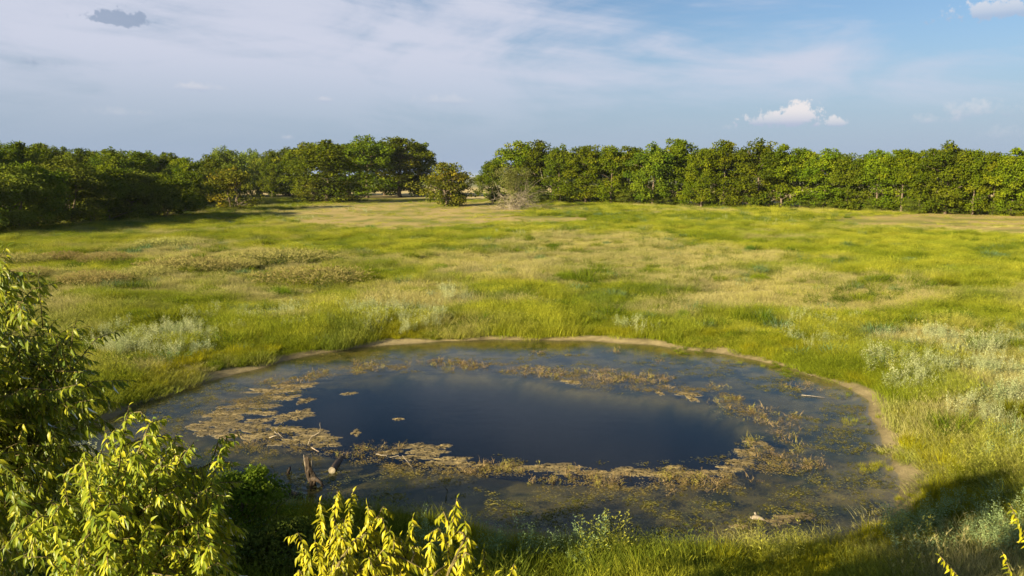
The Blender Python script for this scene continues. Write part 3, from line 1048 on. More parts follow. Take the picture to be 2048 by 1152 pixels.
# ------------------------------------------------------------------ trees
def crown_mesh(name, mat, seed, H, Rad, base, nclump=70, per=78, leaf=0.30, lobes=0.40, topfrac=0.5, sprigs=8, fill=0.55):
    """leaf faces gathered in clumps through an uneven crown volume"""
    r = np.random.default_rng(seed)
    mb = MB()
    half = (H - base) / 2; cz = base + half
    ph = r.uniform(0, 6.28, 6)
    cents = []
    for i in range(nclump):
        u = r.uniform(-1, 1) if i % 3 else r.uniform(0.1, 1)
        a = r.uniform(0, 2 * math.pi)
        s_ = math.sqrt(1 - u * u)
        # fuller shoulders than a plain ellipsoid
        prof = s_ ** (0.78 if u > 0 else 0.42)
        lob = 1 + lobes * (math.sin(2 * a + ph[0] + 2 * u) * 0.5 + math.sin(3 * a + ph[1] - 3 * u) * 0.5) + r.normal(0, 0.08)
        fr = r.uniform(fill, 1.0) if r.uniform() < 0.85 else r.uniform(0.1, fill)
        cents.append((Rad * prof * math.cos(a) * lob * fr, Rad * prof * math.sin(a) * lob * fr, cz + half * u * (0.80 + 0.2 * fr) * (1 + 0.10 * math.sin(2 * a + ph[2])), r.uniform(0.55, 1.15) * Rad * 0.25))
    for i in range(sprigs):
        a = r.uniform(0, 6.28); q = Rad * r.uniform(0, 0.75)
        cents.append((q * math.cos(a), q * math.sin(a), cz + half * (math.sqrt(max(0, 1 - (q / Rad) ** 2)) + r.uniform(-0.08, 0.24)), Rad * r.uniform(0.08, 0.19)))
    for (cx, cy, c3, cr) in cents:
        n = int(per * (cr / (Rad * 0.2)) ** 1.2)
        cv = r.uniform()
        g = r.normal(0, 1, (n, 3)); g /= np.linalg.norm(g, axis=1)[:, None]
        rad = cr * r.uniform(0.25, 1.0, n) ** 0.5
        P = np.array([cx, cy, c3]) + g * rad[:, None] * np.array([1.15, 1.15, 0.75])
        D = g * 0.6 + r.normal(0, 0.6, (n, 3)) + np.array([0, 0, -0.25]); D /= np.linalg.norm(D, axis=1)[:, None]
        N = g * 1.0 + np.array([0, 0, 0.45]) + r.normal(0, 0.32, (n, 3))
        L = leaf * r.uniform(0.6, 1.25, n)
        mb.quads(leaf_quads(P, D, N, L, L * 0.72), lrnd=r.uniform(0, 1, n), clump=np.full(n, cv))
    return mb.mesh(name, mat), cents


def trunk_mesh(name, seed, H, Rad, base, cents, mat, r0=0.22, stems=1):
    r = np.random.default_rng(seed + 100)
    mb = MB()
    for s in range(stems):
        a = r.uniform(0, 6.28); sp = 0 if stems == 1 else 0.35
        P = [np.array([sp * math.cos(a) * 0.5, sp * math.sin(a) * 0.5, -0.3])]
        for k in range(1, 7):
            t = k / 6
            P.append(np.array([sp * math.cos(a) * (0.5 + 2.5 * t) + r.normal(0, 0.10), sp * math.sin(a) * (0.5 + 2.5 * t) + r.normal(0, 0.10), 0.78 * H * t]))
        rr = r0 / math.sqrt(stems)
        mb.tube(P, [rr * 1.35] + [rr * (1 - 0.8 * k / 6) for k in range(1, 7)], 7)
    for c in r.permutation(len(cents))[:16]:
        cx, cy, c3, _ = cents[c]
        z0 = max(base * 0.6, min(c3 - 0.3 * math.hypot(cx, cy) - 0.5, 0.7 * H))
        p0 = np.array([0, 0, z0]); p1 = np.array([cx, cy, c3])
        m = (p0 + p1) / 2 + np.array([r.normal(0, .2), r.normal(0, .2), 0.25])
        mb.tube([p0, m, p1], [r0 * 0.38, r0 * 0.25, r0 * 0.08], 5)
    return mb.mesh(name, mat, True)


MC_ROW = mat_crown('row_foliage', (0.070, 0.105, 0.005), (0.138, 0.165, 0.007), 0.35, (0.20, 0.20, 0.010))
MC_WOOD = mat_crown('wood_foliage', (0.060, 0.094, 0.007), (0.132, 0.158, 0.009), 0.35)
MC_DARK = mat_crown('dark_foliage', (0.090, 0.125, 0.016), (0.185, 0.215, 0.022), 0.38)
MC_YEL = mat_crown('yellow_foliage', (0.10, 0.130, 0.014), (0.20, 0.20, 0.018), 0.35, (0.32, 0.26, 0.02))
MC_GREY = mat_crown('grey_green_foliage', (0.12, 0.14, 0.035), (0.20, 0.20, 0.06), 0.35)
MC_FAR = mat_crown('far_foliage', (0.050, 0.075, 0.020), (0.075, 0.10, 0.025), 0.2)

KIND = {}


def kind(key, mat, n, H, Rad, base, r0=0.22, stems=1, **kw):
    KIND[key] = []
    for i in range(n):
        sd = sum(ord(ch) for ch in key) * 13 + i * 7
        cm, ce = crown_mesh('crown', mat, sd, H, Rad, base, **kw)
        KIND[key].append((cm, trunk_mesh('trunk', sd, H, Rad, base, ce, M_BARK, r0, stems), H, Rad))


kind('row', MC_ROW, 7, 12, 4.3, 0.75, 0.24, nclump=98, per=100, leaf=0.36, sprigs=20)
kind('wood', MC_WOOD, 6, 11, 4.2, 0.4, 0.22, nclump=115, per=100, leaf=0.35, sprigs=16)
kind('dark', MC_DARK, 3, 8, 3.9, 0.05, 0.2, 2, nclump=120, per=92, leaf=0.29)
kind('mid', MC_WOOD, 2, 8, 3.8, 0.05, 0.2, 2, nclump=120, per=92, leaf=0.29)
kind('yellow', MC_YEL, 2, 7, 3.2, 0.1, 0.16, 3, nclump=80, per=55, leaf=0.30, fill=0.4)


def plant_tree(key, x, y, h, wid, label, name='tree', group=None, var=None, rz=None, cat='tree'):
    vs = KIND[key]
    cm, tm, H, Rad = vs[var if var is not None else rnd.randrange(len(vs))]
    root = empty(name, (x, y, hz(x, y) - 0.05), rnd.uniform(0, 6.28) if rz is None else rz)
    s = wid / (2 * Rad)
    root.scale = (s, s, h / H)
    link(bpy.data.objects.new('trunk', tm), root)
    link(bpy.data.objects.new('crown', cm), root)
    tag(root, label, cat, group)
    return root


def tree_px(key, px, base_py, top_py, wpx, label, **kw):
    x, y = ground_at(px, base_py, 0.35)
    h = (z_at(px, top_py, y) - 0.35) * 0.97
    return plant_tree(key, x, y, h, wpx / F * y, label, **kw)


# the long row on the right
ORD = ['first', 'second', 'third', 'fourth', 'fifth', 'sixth', 'seventh', 'eighth', 'ninth', 'tenth', 'eleventh', 'twelfth', 'thirteenth', 'fourteenth', 'fifteenth', 'sixteenth',
       'seventeenth', 'eighteenth', 'nineteenth', 'twentieth', 'twenty first', 'twenty second', 'twenty third', 'twenty fourth', 'twenty fifth', 'twenty sixth']
ROW = [(1033, 293, 90), (1075, 291, 85), (1118, 301, 70), (1170, 292, 90), (1222, 299, 70), (1262, 297, 75), (1305, 298, 80), (1355, 281, 85), (1402, 301, 70),
       (1447, 290, 85), (1515, 290, 95), (1562, 303, 75), (1600, 302, 75), (1648, 304, 85), (1692, 314, 70), (1752, 305, 90), (1802, 304, 80), (1838, 315, 65), (1890, 297, 105),
       (1945, 306, 80), (1985, 319, 70), (2020, 309, 75), (2062, 303, 90), (2115, 308, 90), (2170, 303, 95)]
for i, (px, ty, w_) in enumerate(ROW):
    by = np.interp(px, [1020, 1300, 1500, 1700, 2048, 2200], [404, 411, 417, 422, 433, 438]) + rnd.uniform(-1.5, 1.5)
    lab, g = f'{ORD[i]} tree from the gap in the long even far row', 'trees of the long row'
    if ty == 281:
        lab, g = 'tallest tree, its crown rising clear above the long even row', None
    tree_px('wood' if i % 4 == 2 else 'row', px, by, ty + rnd.uniform(-2, 5), w_ * rnd.uniform(0.98, 1.2), lab, group=g)
BACK_L = 'green tree half hidden behind the long even row of trees'
for px in range(1055, 2150, 62):
    by = np.interp(px, [1020, 1300, 1500, 1700, 2048, 2200], [404, 411, 417, 422, 433, 438]) - 4.0
    tree_px('row', px + rnd.uniform(-14, 14), by, rnd.uniform(306, 318), 90, BACK_L, group='trees behind the long row')
SHR_L = 'low dark shrub under the trees of the long row'
for px in list(range(1105, 2100, 38)):
    by = np.interp(px, [1020, 1300, 1500, 1700, 2048, 2200], [404, 411, 417, 422, 433, 438]) + rnd.uniform(-2, 0.5)
    if rnd.random() < 0.7:
        tree_px('dark', px + rnd.uniform(-12, 12), by, by - rnd.uniform(18, 38), rnd.uniform(40, 70), SHR_L, name='shrub', group='shrubs under the long row', cat='shrub')

# the group in the middle
tree_px('row', 612, 396, 293, 100, 'round green tree between the yellowish bush and the broad low-branched tree', var=0)
tree_px('wood', 655, 405, 291, 150, 'broad tree with low sunlit yellow boughs standing out from the wood edge', var=1)
tree_px('row', 735, 396, 281, 105, 'tall green tree next to the broad low-branched tree', var=2)
tree_px('row', 800, 394, 284, 130, 'wide green tree in the middle of the tall clump beside the gap', var=3)
tree_px('row', 838, 393, 291, 80, 'slim green tree at the end of the tall clump beside the gap', var=4)
tree_px('row', 770, 391, 290, 110, 'green tree at the back of the tall clump beside the gap', var=5)
tree_px('wood', 700, 391, 297, 100, 'darker green tree behind the broad low-branched tree', var=2)
tree_px('yellow', 625, 405, 358, 70, 'small yellow green bush below the broad low-branched tree', name='bush', cat='bush', var=0)
tree_px('yellow', 700, 402, 362, 60, 'yellow green bush under the tall green tree', name='bush', cat='bush', var=1)
tree_px('yellow', 893, 413, 326, 104, 'lone yellow leaved bush standing at the gap in the trees', name='bush', cat='bush', var=0)
tree_px('mid', 905, 411, 345, 70, 'green bush growing up against the lone yellow leaved bush', name='bush', cat='bush', var=0)
tree_px('wood', 985, 408, 327, 60, 'thin grey green tree beside the bush with dead branches', var=3)
tree_px('dark', 1060, 410, 372, 60, 'dark green shrub behind the dead branches', name='shrub', cat='shrub', var=1)

# the wood on the left
front = [(-40, 470, 352, 150, 'dark'), (30, 462, 338, 140, 'dark'), (140, 450, 325, 130, 'dark'), (215, 444, 338, 120, 'mid'), (270, 441, 345, 120, 'dark'), (330, 435, 350, 110, 'mid'),
         (375, 426, 345, 80, 'mid'), (415, 412, 340, 80, 'dark'), (-110, 478, 350, 150, 'dark'), (185, 447, 352, 90, 'mid'), (300, 438, 372, 80, 'dark'), (70, 458, 330, 120, 'mid')]
for i, (px, by, ty, w_, k) in enumerate(sorted(front, reverse=True)):
    tree_px(k, px, by, ty, w_ * 1.1, f'{ORD[i]} bushy tree from the yellow corner bush along the shaded edge of the wood', group='trees along the edge of the left wood')
tree_px('yellow', 92, 458, 364, 75, 'yellowish bushy tree catching the sun before the left wood')
tree_px('yellow', 470, 420, 338, 105, 'yellow leaved bush at the corner of the left wood', name='bush', cat='bush', var=1)
tree_px('dark', 456, 398, 299, 80, 'dark feathery tree rising behind the yellow corner bush', var=2)
tree_px('dark', 505, 392, 304, 55, 'narrow dark tree behind the corner of the left wood', var=1)
tree_px('yellow', 522, 393, 318, 50, 'pale yellow tree between the corner bush and the round green tree', var=0)
tree_px('wood', 548, 391, 309, 70, 'grey green tree in the background of the opening', var=4)
tree_px('wood', 580, 392, 302, 70, 'green tree leaning against the round green tree', var=0)
IN_L = 'green tree inside the left wood, its crown showing over the edge'
pos = []
tries = 0
while len(pos) < 46 and tries < 4000:
    tries += 1
    y = rnd.uniform(112, 290); x = -82 - rnd.uniform(4, 85) - max(0, y - 200) * 0.0
    px, py = project(x, y, 0.3)
    if px < -160 or px > 560: continue
    if any((x - a) ** 2 + (y - b) ** 2 < 5.6 ** 2 for a, b in pos): continue
    pos.append((x, y))
for (x, y) in pos:
    px, _ = project(x, y, 0.3)
    ty = np.interp(px, [-200, 0, 150, 260, 360, 450, 560], [297, 297, 300, 309, 315, 318, 312]) + rnd.uniform(-2, 13)
    h = z_at(px, ty, y) - 0.35
    plant_tree('wood' if rnd.random() < 0.75 else 'row', x, y, h, rnd.uniform(7.5, 10.5), IN_L, group='trees inside the left wood')


def dead_bush():
    x, y = ground_at(1032, 419, 0.35)
    root = empty('dead_branched_bush', (x, y, hz(x, y)))
    r = np.random.default_rng(5)
    s = y / F                                       # metres per photo pixel at that place
    mb = MB()
    for i in range(95):
        a = r.uniform(0, 6.28); el = r.uniform(0.10, 1.25)
        L = r.uniform(30, 85) * s * (0.7 + 0.4 * math.sin(el))
        p = np.array([r.normal(0, 10) * s, r.normal(0, 10) * s, 0.0]); P = [p]
        d = np.array([math.cos(a) * math.cos(el), math.sin(a) * math.cos(el), math.sin(el)])
        if r.uniform() < 0.4: d[0] = abs(d[0])
        for k in range(5):
            d = d + r.normal(0, 0.34, 3) + np.array([0, 0, -0.05 * k]); d /= np.linalg.norm(d)
            p = p + d * L / 5; p[2] = max(p[2], 0.1); P.append(p)
        mb.tube(P, np.linspace(0.05, 0.014, 6), 4)
        for q in range(4):
            b = P[r.integers(1, 6)]; e = b + (d + r.normal(0, 0.7, 3)) * L * 0.25
            mb.tube([b, e], [0.035, 0.015], 3)
    mb.obj('branch_tangle', M_DEAD, root)
    cm, ce = crown_mesh('foliage', MC_GREY, 77, 82 * s, 50 * s, 0.3, nclump=70, per=80, leaf=0.28, fill=0.3)
    o = link(bpy.data.objects.new('foliage', cm), root); o.location = (-6 * s, 2.5, 0)
    tag(root, 'bush tangled with bare bleached dead branches beside the lone gap', 'bush')


dead_bush()


def distant_wood():
    mb_list = []
    r = np.random.default_rng(3)
    mb = MB()
    for i in range(150):
        x = r.uniform(-420, 420); y = r.uniform(1020, 1100)
        h = r.uniform(7, 12); n = 90
        g = r.normal(0, 1, (n, 3)); g /= np.linalg.norm(g, axis=1)[:, None]
        P = np.array([x, y, h * 0.55]) + g * np.array([h * 0.55, h * 0.55, h * 0.48]) * r.uniform(0.5, 1, (n, 1))
        D = r.normal(0, 1, (n, 3)); D /= np.linalg.norm(D, axis=1)[:, None]
        N = g + r.normal(0, .3, (n, 3))
        L = r.uniform(1.6, 3.0, n)
        mb.quads(leaf_quads(P, D, N, L, L), lrnd=r.uniform(0, 1, n), clump=np.full(n, r.uniform()))
    tag(mb.obj('distant_wood', MC_FAR), 'far bluish belt of trees on the horizon seen through the gap', 'wood', kind='stuff')


distant_wood()


# ------------------------------------------------------------------ single plants in the meadow
def tussock_meshes():
    out = {}
    mats = {'plume': mat_plant('plume_grass', (0.060, 0.095, 0.008), (0.27, 0.235, 0.075), 0.35),
            'green': mat_plant('green_tussock', (0.075, 0.115, 0.008), (0.19, 0.215, 0.014), 0.35),
            'dark': mat_plant('dark_tussock', (0.05, 0.10, 0.012), (0.09, 0.15, 0.02), 0.3),
            'silver': mat_plant('silver_plant', (0.16, 0.24, 0.11), (0.30, 0.36, 0.20), 0.3)}
    for key in mats:
        out[key] = []
        for v in range(3):
            mb = MB()
            if key == 'plume':
                blades(mb, 1300, 0.95, 0.55, 0.95, 0.020, 0.5, seed=300 + v, dome=0.45, head=0.6, segs=2)
            elif key == 'silver':
                weed_template(mb, 18, 0.55, 1.0, 0.16, 0.06, 34, 310 + v)
            else:
                blades(mb, 950, 0.9, 0.55, 0.9, 0.024, 0.55, seed=320 + v, dome=0.65)
            out[key].append(mb.mesh('tussock', mats[key]))
    return out


TUS = tussock_meshes()
TLAB = {'plume': ('grass_clump', 'wide clump of tall grass with brownish feathery seed heads', 'grass clump', 'feathery grass clumps in the meadow'),
        'green': ('grass_tussock', 'rounded bright green tussock standing out from the paler meadow', 'tussock', 'green tussocks in the meadow'),
        'dark': ('dark_shrublet', 'small dense dark green clump standing alone in the pale meadow', 'clump', 'dark clumps in the meadow'),
        'silver': ('silver_plant', 'single silvery leaved plant growing apart from the weed patches', 'plant', 'single silver plants')}
SPOTS = {'plume': [(38, 528, 100), (212, 528, 90), (338, 494, 105), (373, 545, 170), (185, 574, 120), (567, 526, 170), (625, 564, 200), (120, 520, 80), (475, 540, 80), (300, 560, 90), (60, 560, 80)],
         'green': [(219, 612, 90), (150, 600, 70), (335, 650, 140), (178, 680, 70), (730, 564, 80), (1069, 590, 90), (1069, 508, 26), (1209, 562, 40), (918, 647, 40), (987, 617, 60), (1233, 610, 50), (1325, 609, 60),
                   (1366, 636, 50), (1520, 562, 42), (1887, 570, 50), (1716, 641, 100), (1884, 588, 60), (1400, 628, 60), (420, 590, 60), (560, 590, 50), (820, 520, 50), (900, 480, 40), (1480, 640, 70), (640, 630, 60),
                   (1130, 560, 50), (700, 480, 40), (520, 490, 50), (1620, 480, 40), (1760, 500, 40), (280, 640, 60), (2020, 700, 70), (1960, 560, 60), (1020, 470, 50), (880, 540, 40), (2030, 840, 90)],
         'dark': [(1686, 523, 26), (953, 602, 60), (1814, 703, 60), (1585, 650, 26), (740, 460, 30), (1500, 500, 24), (1290, 485, 26), (1930, 640, 40), (615, 500, 30)],
         'silver': [(1558, 658, 26), (1587, 682, 30), (1045, 640, 26), (1270, 470, 20), (1985, 690, 50), (2035, 700, 50), (1480, 575, 18), (860, 600, 30), (1330, 690, 20), (640, 680, 30), (400, 700, 40)]}
for key, lst in SPOTS.items():
    nm, lab, ct, grp = TLAB[key]
    for i, (px, py, w_) in enumerate(lst):
        x, y = ground_at(px, py, 0.35)
        o = link(bpy.data.objects.new(nm, TUS[key][i % 3]))
        s = w_ / F * y / (1.9 if key != 'silver' else 1.5)
        hs_ = {'plume': min(1.5, 0.7 + 0.3 * s), 'green': min(1.35, 0.55 + 0.5 * s), 'dark': 0.7 + 0.5 * s, 'silver': s * 0.9}[key]
        o.scale = (s, s * rnd.uniform(0.7, 1.0), hs_)
        o.rotation_euler = (0, 0, 0 if key == 'plume' else rnd.uniform(0, 6.28))
        o.location = (x, y, hz(x, y) - 0.03)
        tag(o, lab, ct, grp)


# ------------------------------------------------------------------ things in the pond
def algae_mats():
    spots = [(565, 795, 24, 6), (612, 801, 17, 5), (525, 825, 30, 5), (492, 812, 42, 7), (545, 782, 40, 6), (592, 772, 36, 5), (455, 829, 46, 8), (440, 846, 52, 8), (500, 852, 44, 8), (418, 862, 42, 7),
             (482, 872, 50, 6), (533, 868, 26, 5), (402, 850, 22, 5), (520, 840, 25, 4), (582, 834, 34, 10), (602, 825, 20, 6), (575, 858, 28, 6), (615, 862, 30, 5), (632, 873, 38, 8), (600, 882, 38, 8), (655, 889, 28, 5), (712, 865, 9, 6), (797, 838, 8, 3),
             (698, 787, 13, 3), (780, 905, 19, 5), (838, 893, 32, 7), (855, 904, 34, 7), (835, 914, 28, 6), (888, 892, 14, 4), (905, 919, 36, 7), (925, 927, 22, 5), (868, 924, 14, 4), (965, 931, 16, 5), (1090, 934, 52, 7),
             (1020, 933, 24, 5), (1135, 941, 26, 6), (1218, 946, 44, 6), (1265, 941, 32, 7), (1300, 948, 38, 5), (1346, 935, 16, 4), (1352, 945, 28, 5), (1392, 946, 32, 5), (1436, 946, 32, 6), (1482, 925, 26, 9),
             (1494, 905, 24, 7), (1462, 937, 24, 5), (1512, 885, 20, 7), (1145, 764, 18, 4), (1384, 797, 11, 6), (1320, 786, 8, 3), (1376, 788, 20, 4), (1590, 1034, 40, 8), (1555, 1043, 26, 5), (1480, 1052, 16, 4)]
    for i, (px, py, wx, wy) in enumerate(spots):
        r = np.random.default_rng(600 + i)
        cx, cy = ground_at(px, py, 0.0)
        x1, _ = ground_at(px + wx, py, 0.0); _, ya = ground_at(px, py - wy, 0.0); _, yb = ground_at(px, py + wy, 0.0)
        a, b = abs(x1 - cx), abs(ya - yb) / 2
        n = 96
        ph = r.uniform(0, 6.28, 6)
        th = np.linspace(0, 2 * math.pi, n, endpoint=False)
        rad = 1 + sum((0.30 / (k + 1) ** 0.65) * np.sin((k + 2) * th + ph[k]) for k in range(6)) * 0.75
        fr_ = fbm(np.cos(th) * 3 + i * 5, np.sin(th) * 3, 1.0, 700, 5, 0.65) - 0.5
        rad = np.maximum(rad + fr_ * 1.3, 0.25)
        V = []; Fc = []
        rings = [(1.03, -0.02), (1.0, 0.002), (0.86, 0.007), (0.55, 0.010), (0.25, 0.010)]
        for q, (k, zz) in enumerate(rings):
            for j in range(n):
                V.append((math.cos(th[j]) * rad[j] * a * k, math.sin(th[j]) * rad[j] * b * k, zz + (r.normal(0, 0.004) if q > 1 else 0)))
        for q in range(len(rings) - 1):
            for j in range(n):
                j2 = (j + 1) % n
                Fc.append((q * n + j, q * n + j2, (q + 1) * n + j2, (q + 1) * n + j))
        V.append((0, 0, 0.010)); c = len(V) - 1; q = (len(rings) - 1) * n
        for j in range(n):
            Fc.append((q + j, q + (j + 1) % n, c))
        mb = MB(); mb.add(V, Fc)
        o = mb.obj('algae_mat', M_ALGAE)
        o.location = (cx, cy, 0)
        if px < 670: lab = 'golden brown mat of floating algae in the broken raft by the snag'
        elif px > 1530: lab = 'tan mat of floating algae in the weedy shallows by the driftwood'
        elif py > 870: lab = 'golden brown mat of floating algae along the near edge of the open water'
        else: lab = 'small lone scrap of golden algae out on the open water'
        tag(o, lab, 'algae', 'floating algae: ' + lab.split(' algae ')[1])


algae_mats()


def stick(name, label, pix, mat, rad, cat='branch', zs=None, side=None):
    """a branch drawn through points on the water: pix = (px, py, height above water)"""
    P = []
    for (px, py, z) in pix:
        x, y = ground_at(px, py, z)
        P.append((x, y, z))
    P = np.array(P)
    # resample with a little wobble
    t = np.linspace(0, len(P) - 1, 4 * (len(P) - 1) + 1)
    Q = np.stack([np.interp(t, range(len(P)), P[:, k]) for k in range(3)], 1)
    r = np.random.default_rng(int(pix[0][0]))
    Q[1:-1] += r.normal(0, rad * 0.25, Q[1:-1].shape)
    o = P[0].copy()
    rad = rad * 0.65
    mb = MB(); mb.tube(Q - o, np.linspace(rad, rad * 0.45, len(Q)) * (1 + r.normal(0, 0.08, len(Q))), 7)
    e = mb.obj(name, mat, None, True); e.location = o
    if side:
        for sp in side:
            S = np.array([(*ground_at(px, py, z), z) for (px, py, z) in sp])
            mb2 = MB(); mb2.tube(S - o, np.linspace(rad * 0.7, rad * 0.3, len(S)), 6)
            mb2.obj('twig', mat, e, True)
    tag(e, label, cat)
    return e


def vert(px, py0, pyt):
    """height of a point above the water that stands over (px, py0) and shows at pyt"""
    x, y = ground_at(px, py0, 0)
    return z_at(px, pyt, y)


def snag():
    x, y = STUMP
    r = np.random.default_rng(9)
    e = empty('dead_snag', (x, y, 0.0)); e.scale = (0.8, 0.8, 0.85)
    H = z_at(615, 915, y)
    sides = 14; V = []; Fc = []
    lev = np.linspace(-0.5, H, 13)
    for q, zz in enumerate(lev):
        t = max(0, zz) / H
        cx = 0.05 - 0.14 * t; cy = 0.03 * math.sin(5 * t)
        rad = 0.075 + 0.075 * math.sin(math.pi * min(1, t * 1.05 + 0.1)) * (1 - 0.25 * t)
        for k in range(sides):
            a = 2 * math.pi * k / sides
            rr = rad * (1 + 0.16 * math.sin(3 * a + 1 + 3 * t) + r.normal(0, 0.09))
            zj = zz + (r.uniform(-0.02, 0.22) if q == len(lev) - 1 else 0)
            V.append((cx + rr * math.cos(a), cy + rr * math.sin(a) * 0.8, zj))
    for q in range(len(lev) - 1):
        for k in range(sides):
            k2 = (k + 1) % sides
            Fc.append((q * sides + k, q * sides + k2, (q + 1) * sides + k2, (q + 1) * sides + k))
    V.append((-0.08, 0, H - 0.12)); c = len(V) - 1
    for k in range(sides):
        Fc.append(((len(lev) - 1) * sides + k, (len(lev) - 1) * sides + (k + 1) % sides, c))
    mb = MB(); mb.add(V, Fc)
    mb.obj('stem', M_DARKWOOD, e)
    mb = MB(); mb.tube([(0.05, 0, 0.18), (0.22, -0.05, 0.17), (0.36, -0.1, 0.08), (0.46, -0.12, -0.1)], [0.10, 0.07, 0.05, 0.04], 8)
    mb.obj('root_spur', M_DARKWOOD, e, True)
    mb = MB(); mb.tube([(-0.10, 0, H - 0.3), (-0.16, 0, H), (-0.20, 0.0, H + 0.22)], [0.06, 0.045, 0.012], 6)
    mb.obj('splinter', M_PALE, e, True)
    mb = MB(); mb.tube([(0.02, 0, H - 0.25), (0.05, 0, H + 0.02), (0.06, 0, H + 0.13)], [0.05, 0.035, 0.01], 6)
    mb.obj('splinter', M_PALE, e, True)
    tag(e, 'dark rotten snag with a splintered pale top standing in the pond', 'snag')


snag()


def log(name, label, p0, p1, r0, r1, mat, z0, z1, capmat):
    x0, y0 = ground_at(*p0, z0); x1, y1 = ground_at(*p1, z1)
    t = np.linspace(0, 1, 9)
    P = np.stack([x0 + (x1 - x0) * t, y0 + (y1 - y0) * t, z0 + (z1 - z0) * t], 1)
    r = np.random.default_rng(int(p0[0]))
    P[1:-1] += r.normal(0, 0.012, (7, 3))
    mb = MB(); mb.tube(P - P[0], np.linspace(r0, r1, 9) * (1 + r.normal(0, .05, 9)), 12)
    o = mb.obj(name, mat, None, True); o.location = P[0]
    if capmat:
        d = (P[0] - P[1]) / np.linalg.norm(P[0] - P[1])
        mb = MB(); mb.tube([d * 0.004, d * 0.016, d * 0.022], [r0 * 0.97, r0 * 0.93, r0 * 0.55], 12)
        mb.obj('cut_end', capmat, o)
    tag(o, label, 'log')


log('sawn_log', 'dark half sunk log with a pale sawn end beside the snag', (664, 941), (684, 915), 0.10, 0.08, M_DARKWOOD, 0.05, -0.03, M_DEAD)
log('bank_log', 'brown log lying along the shaded near bank below the snag', (558, 982), (602, 992), 0.09, 0.075, M_DARKWOOD, 0.05, 0.05, None)
log('sunken_stub', 'short dark stub leaning out of the water by the snag', (574, 952), (580, 934), 0.05, 0.03, M_DARKWOOD, -0.05, 0.20, None)
stick('forked_branch', 'pale forked branch lying on the algae raft', [(539, 875, 0.03), (552, 871, 0.10), (560, 872, 0.07)], M_PALE, 0.035, side=[[(556, 866, 0.16), (562, 872, 0.10), (568, 877, 0.02)], [(549, 863, 0.2), (556, 870, 0.1)]])
_x, _y = ground_at(616, 889, 0)
stick('bent_stick', 'thin bent white stick reaching upright out of the algae raft', [(616, 889, 0.02), (622, 874, 0.25), (640, 864, 0.55), (640, 845, 0.85)], M_PALE, 0.024)
stick('floating_stick', 'short reddish stick floating beyond the snag', [(624, 895, 0.02), (630, 900, 0.04), (638, 903, 0.02)], M_TWIG, 0.03)
stick('crooked_branch', 'pale crooked branch arching over the near algae edge', [(752, 908, 0.02), (772, 911, 0.10), (776, 915, 0.03)], M_PALE, 0.022, side=[[(780, 915, 0.02), (797, 911, 0.16), (800, 916, 0.10), (806, 923, 0.0)]])
stick('straight_stick', 'straight pale stick slanting by the crooked branch', [(805, 911, 0.12), (825, 935, 0.0)], M_PALE, 0.02)
stick('weedy_twig', 'short pale twig poking out of a weed clump in the near shallows', [(890, 973, 0.22), (896, 982, 0.0)], M_PALE, 0.026)
stick('shore_stick', 'thin white stick lying by the far right shore', [(1603, 790, 0.02), (1650, 795, 0.03)], M_PALE, 0.024)
stick('shore_twig', 'white twig in the water just below the mud rim', [(1680, 765, 0.02), (1705, 770, 0.04)], M_PALE, 0.022)
stick('reed_stick', 'pale double stick near the green sprigs by the right mud rim', [(1606, 744, 0.02), (1624, 751, 0.05)], M_PALE, 0.022, side=[[(1620, 742, 0.10), (1630, 751, 0.0)]])


def driftwood():
    x, y = ground_at(1512, 1038, 0)
    e = empty('driftwood', (x, y, -0.01)); e.scale = (0.62, 0.62, 0.62)
    mb = MB(); mb.tube([(-0.16, 0.03, 0.03), (-0.05, 0.0, 0.09), (0.08, -0.02, 0.085), (0.22, -0.06, 0.04), (0.34, -0.10, 0.0)], [0.05, 0.095, 0.085, 0.055, 0.02], 8)
    mb.obj('stem', M_PALE, e, True)
    mb = MB(); mb.tube([(0.0, 0.05, 0.08), (0.01, 0.10, 0.16), (0.0, 0.16, 0.20)], [0.05, 0.035, 0.05], 7)
    mb.obj('knot', M_PALE, e, True)
    mb = MB(); mb.tube([(-0.14, 0.02, 0.05), (-0.20, 0.0, 0.10), (-0.22, -0.02, 0.05)], [0.035, 0.03, 0.012], 6)
    mb.obj('root_end', M_PALE, e, True)
    tag(e, 'bleached knotty piece of driftwood in the weedy near shallows', 'driftwood')


driftwood()


# ------------------------------------------------------------------ foreground trees
def leaf_shape(v):
    """folded, tapering, down-curved blade, length 1 along +Y, normal +Z"""
    wid = (0.29, 0.33, 0.26, 0.31)[v]; curve = (0.30, 0.42, 0.20, 0.55)[v]; twist = (0.1, -0.12, 0.2, -0.05)[v]
    st = [(0.0, 0.05), (0.14, 0.5), (0.36, 1.0), (0.60, 0.85), (0.82, 0.42), (1.0, 0.0)]
    V = []; Fc = []
    for (t, k) in st:
        z = -curve * t * t; ww = wid * 0.5 * k; tw = twist * t
        V += [(-ww * math.cos(tw), t * (1 - 0.12 * curve), z + ww * 0.42 - ww * tw), (0, t * (1 - 0.12 * curve), z), (ww * math.cos(tw), t * (1 - 0.12 * curve), z + ww * 0.42 + ww * tw)]
    for k in range(len(st) - 1):
        a = 3 * k
        Fc += [(a, a + 1, a + 4, a + 3), (a + 1, a + 2, a + 5, a + 4)]
    return np.array(V), Fc


LEAFS = [leaf_shape(v) for v in range(4)]


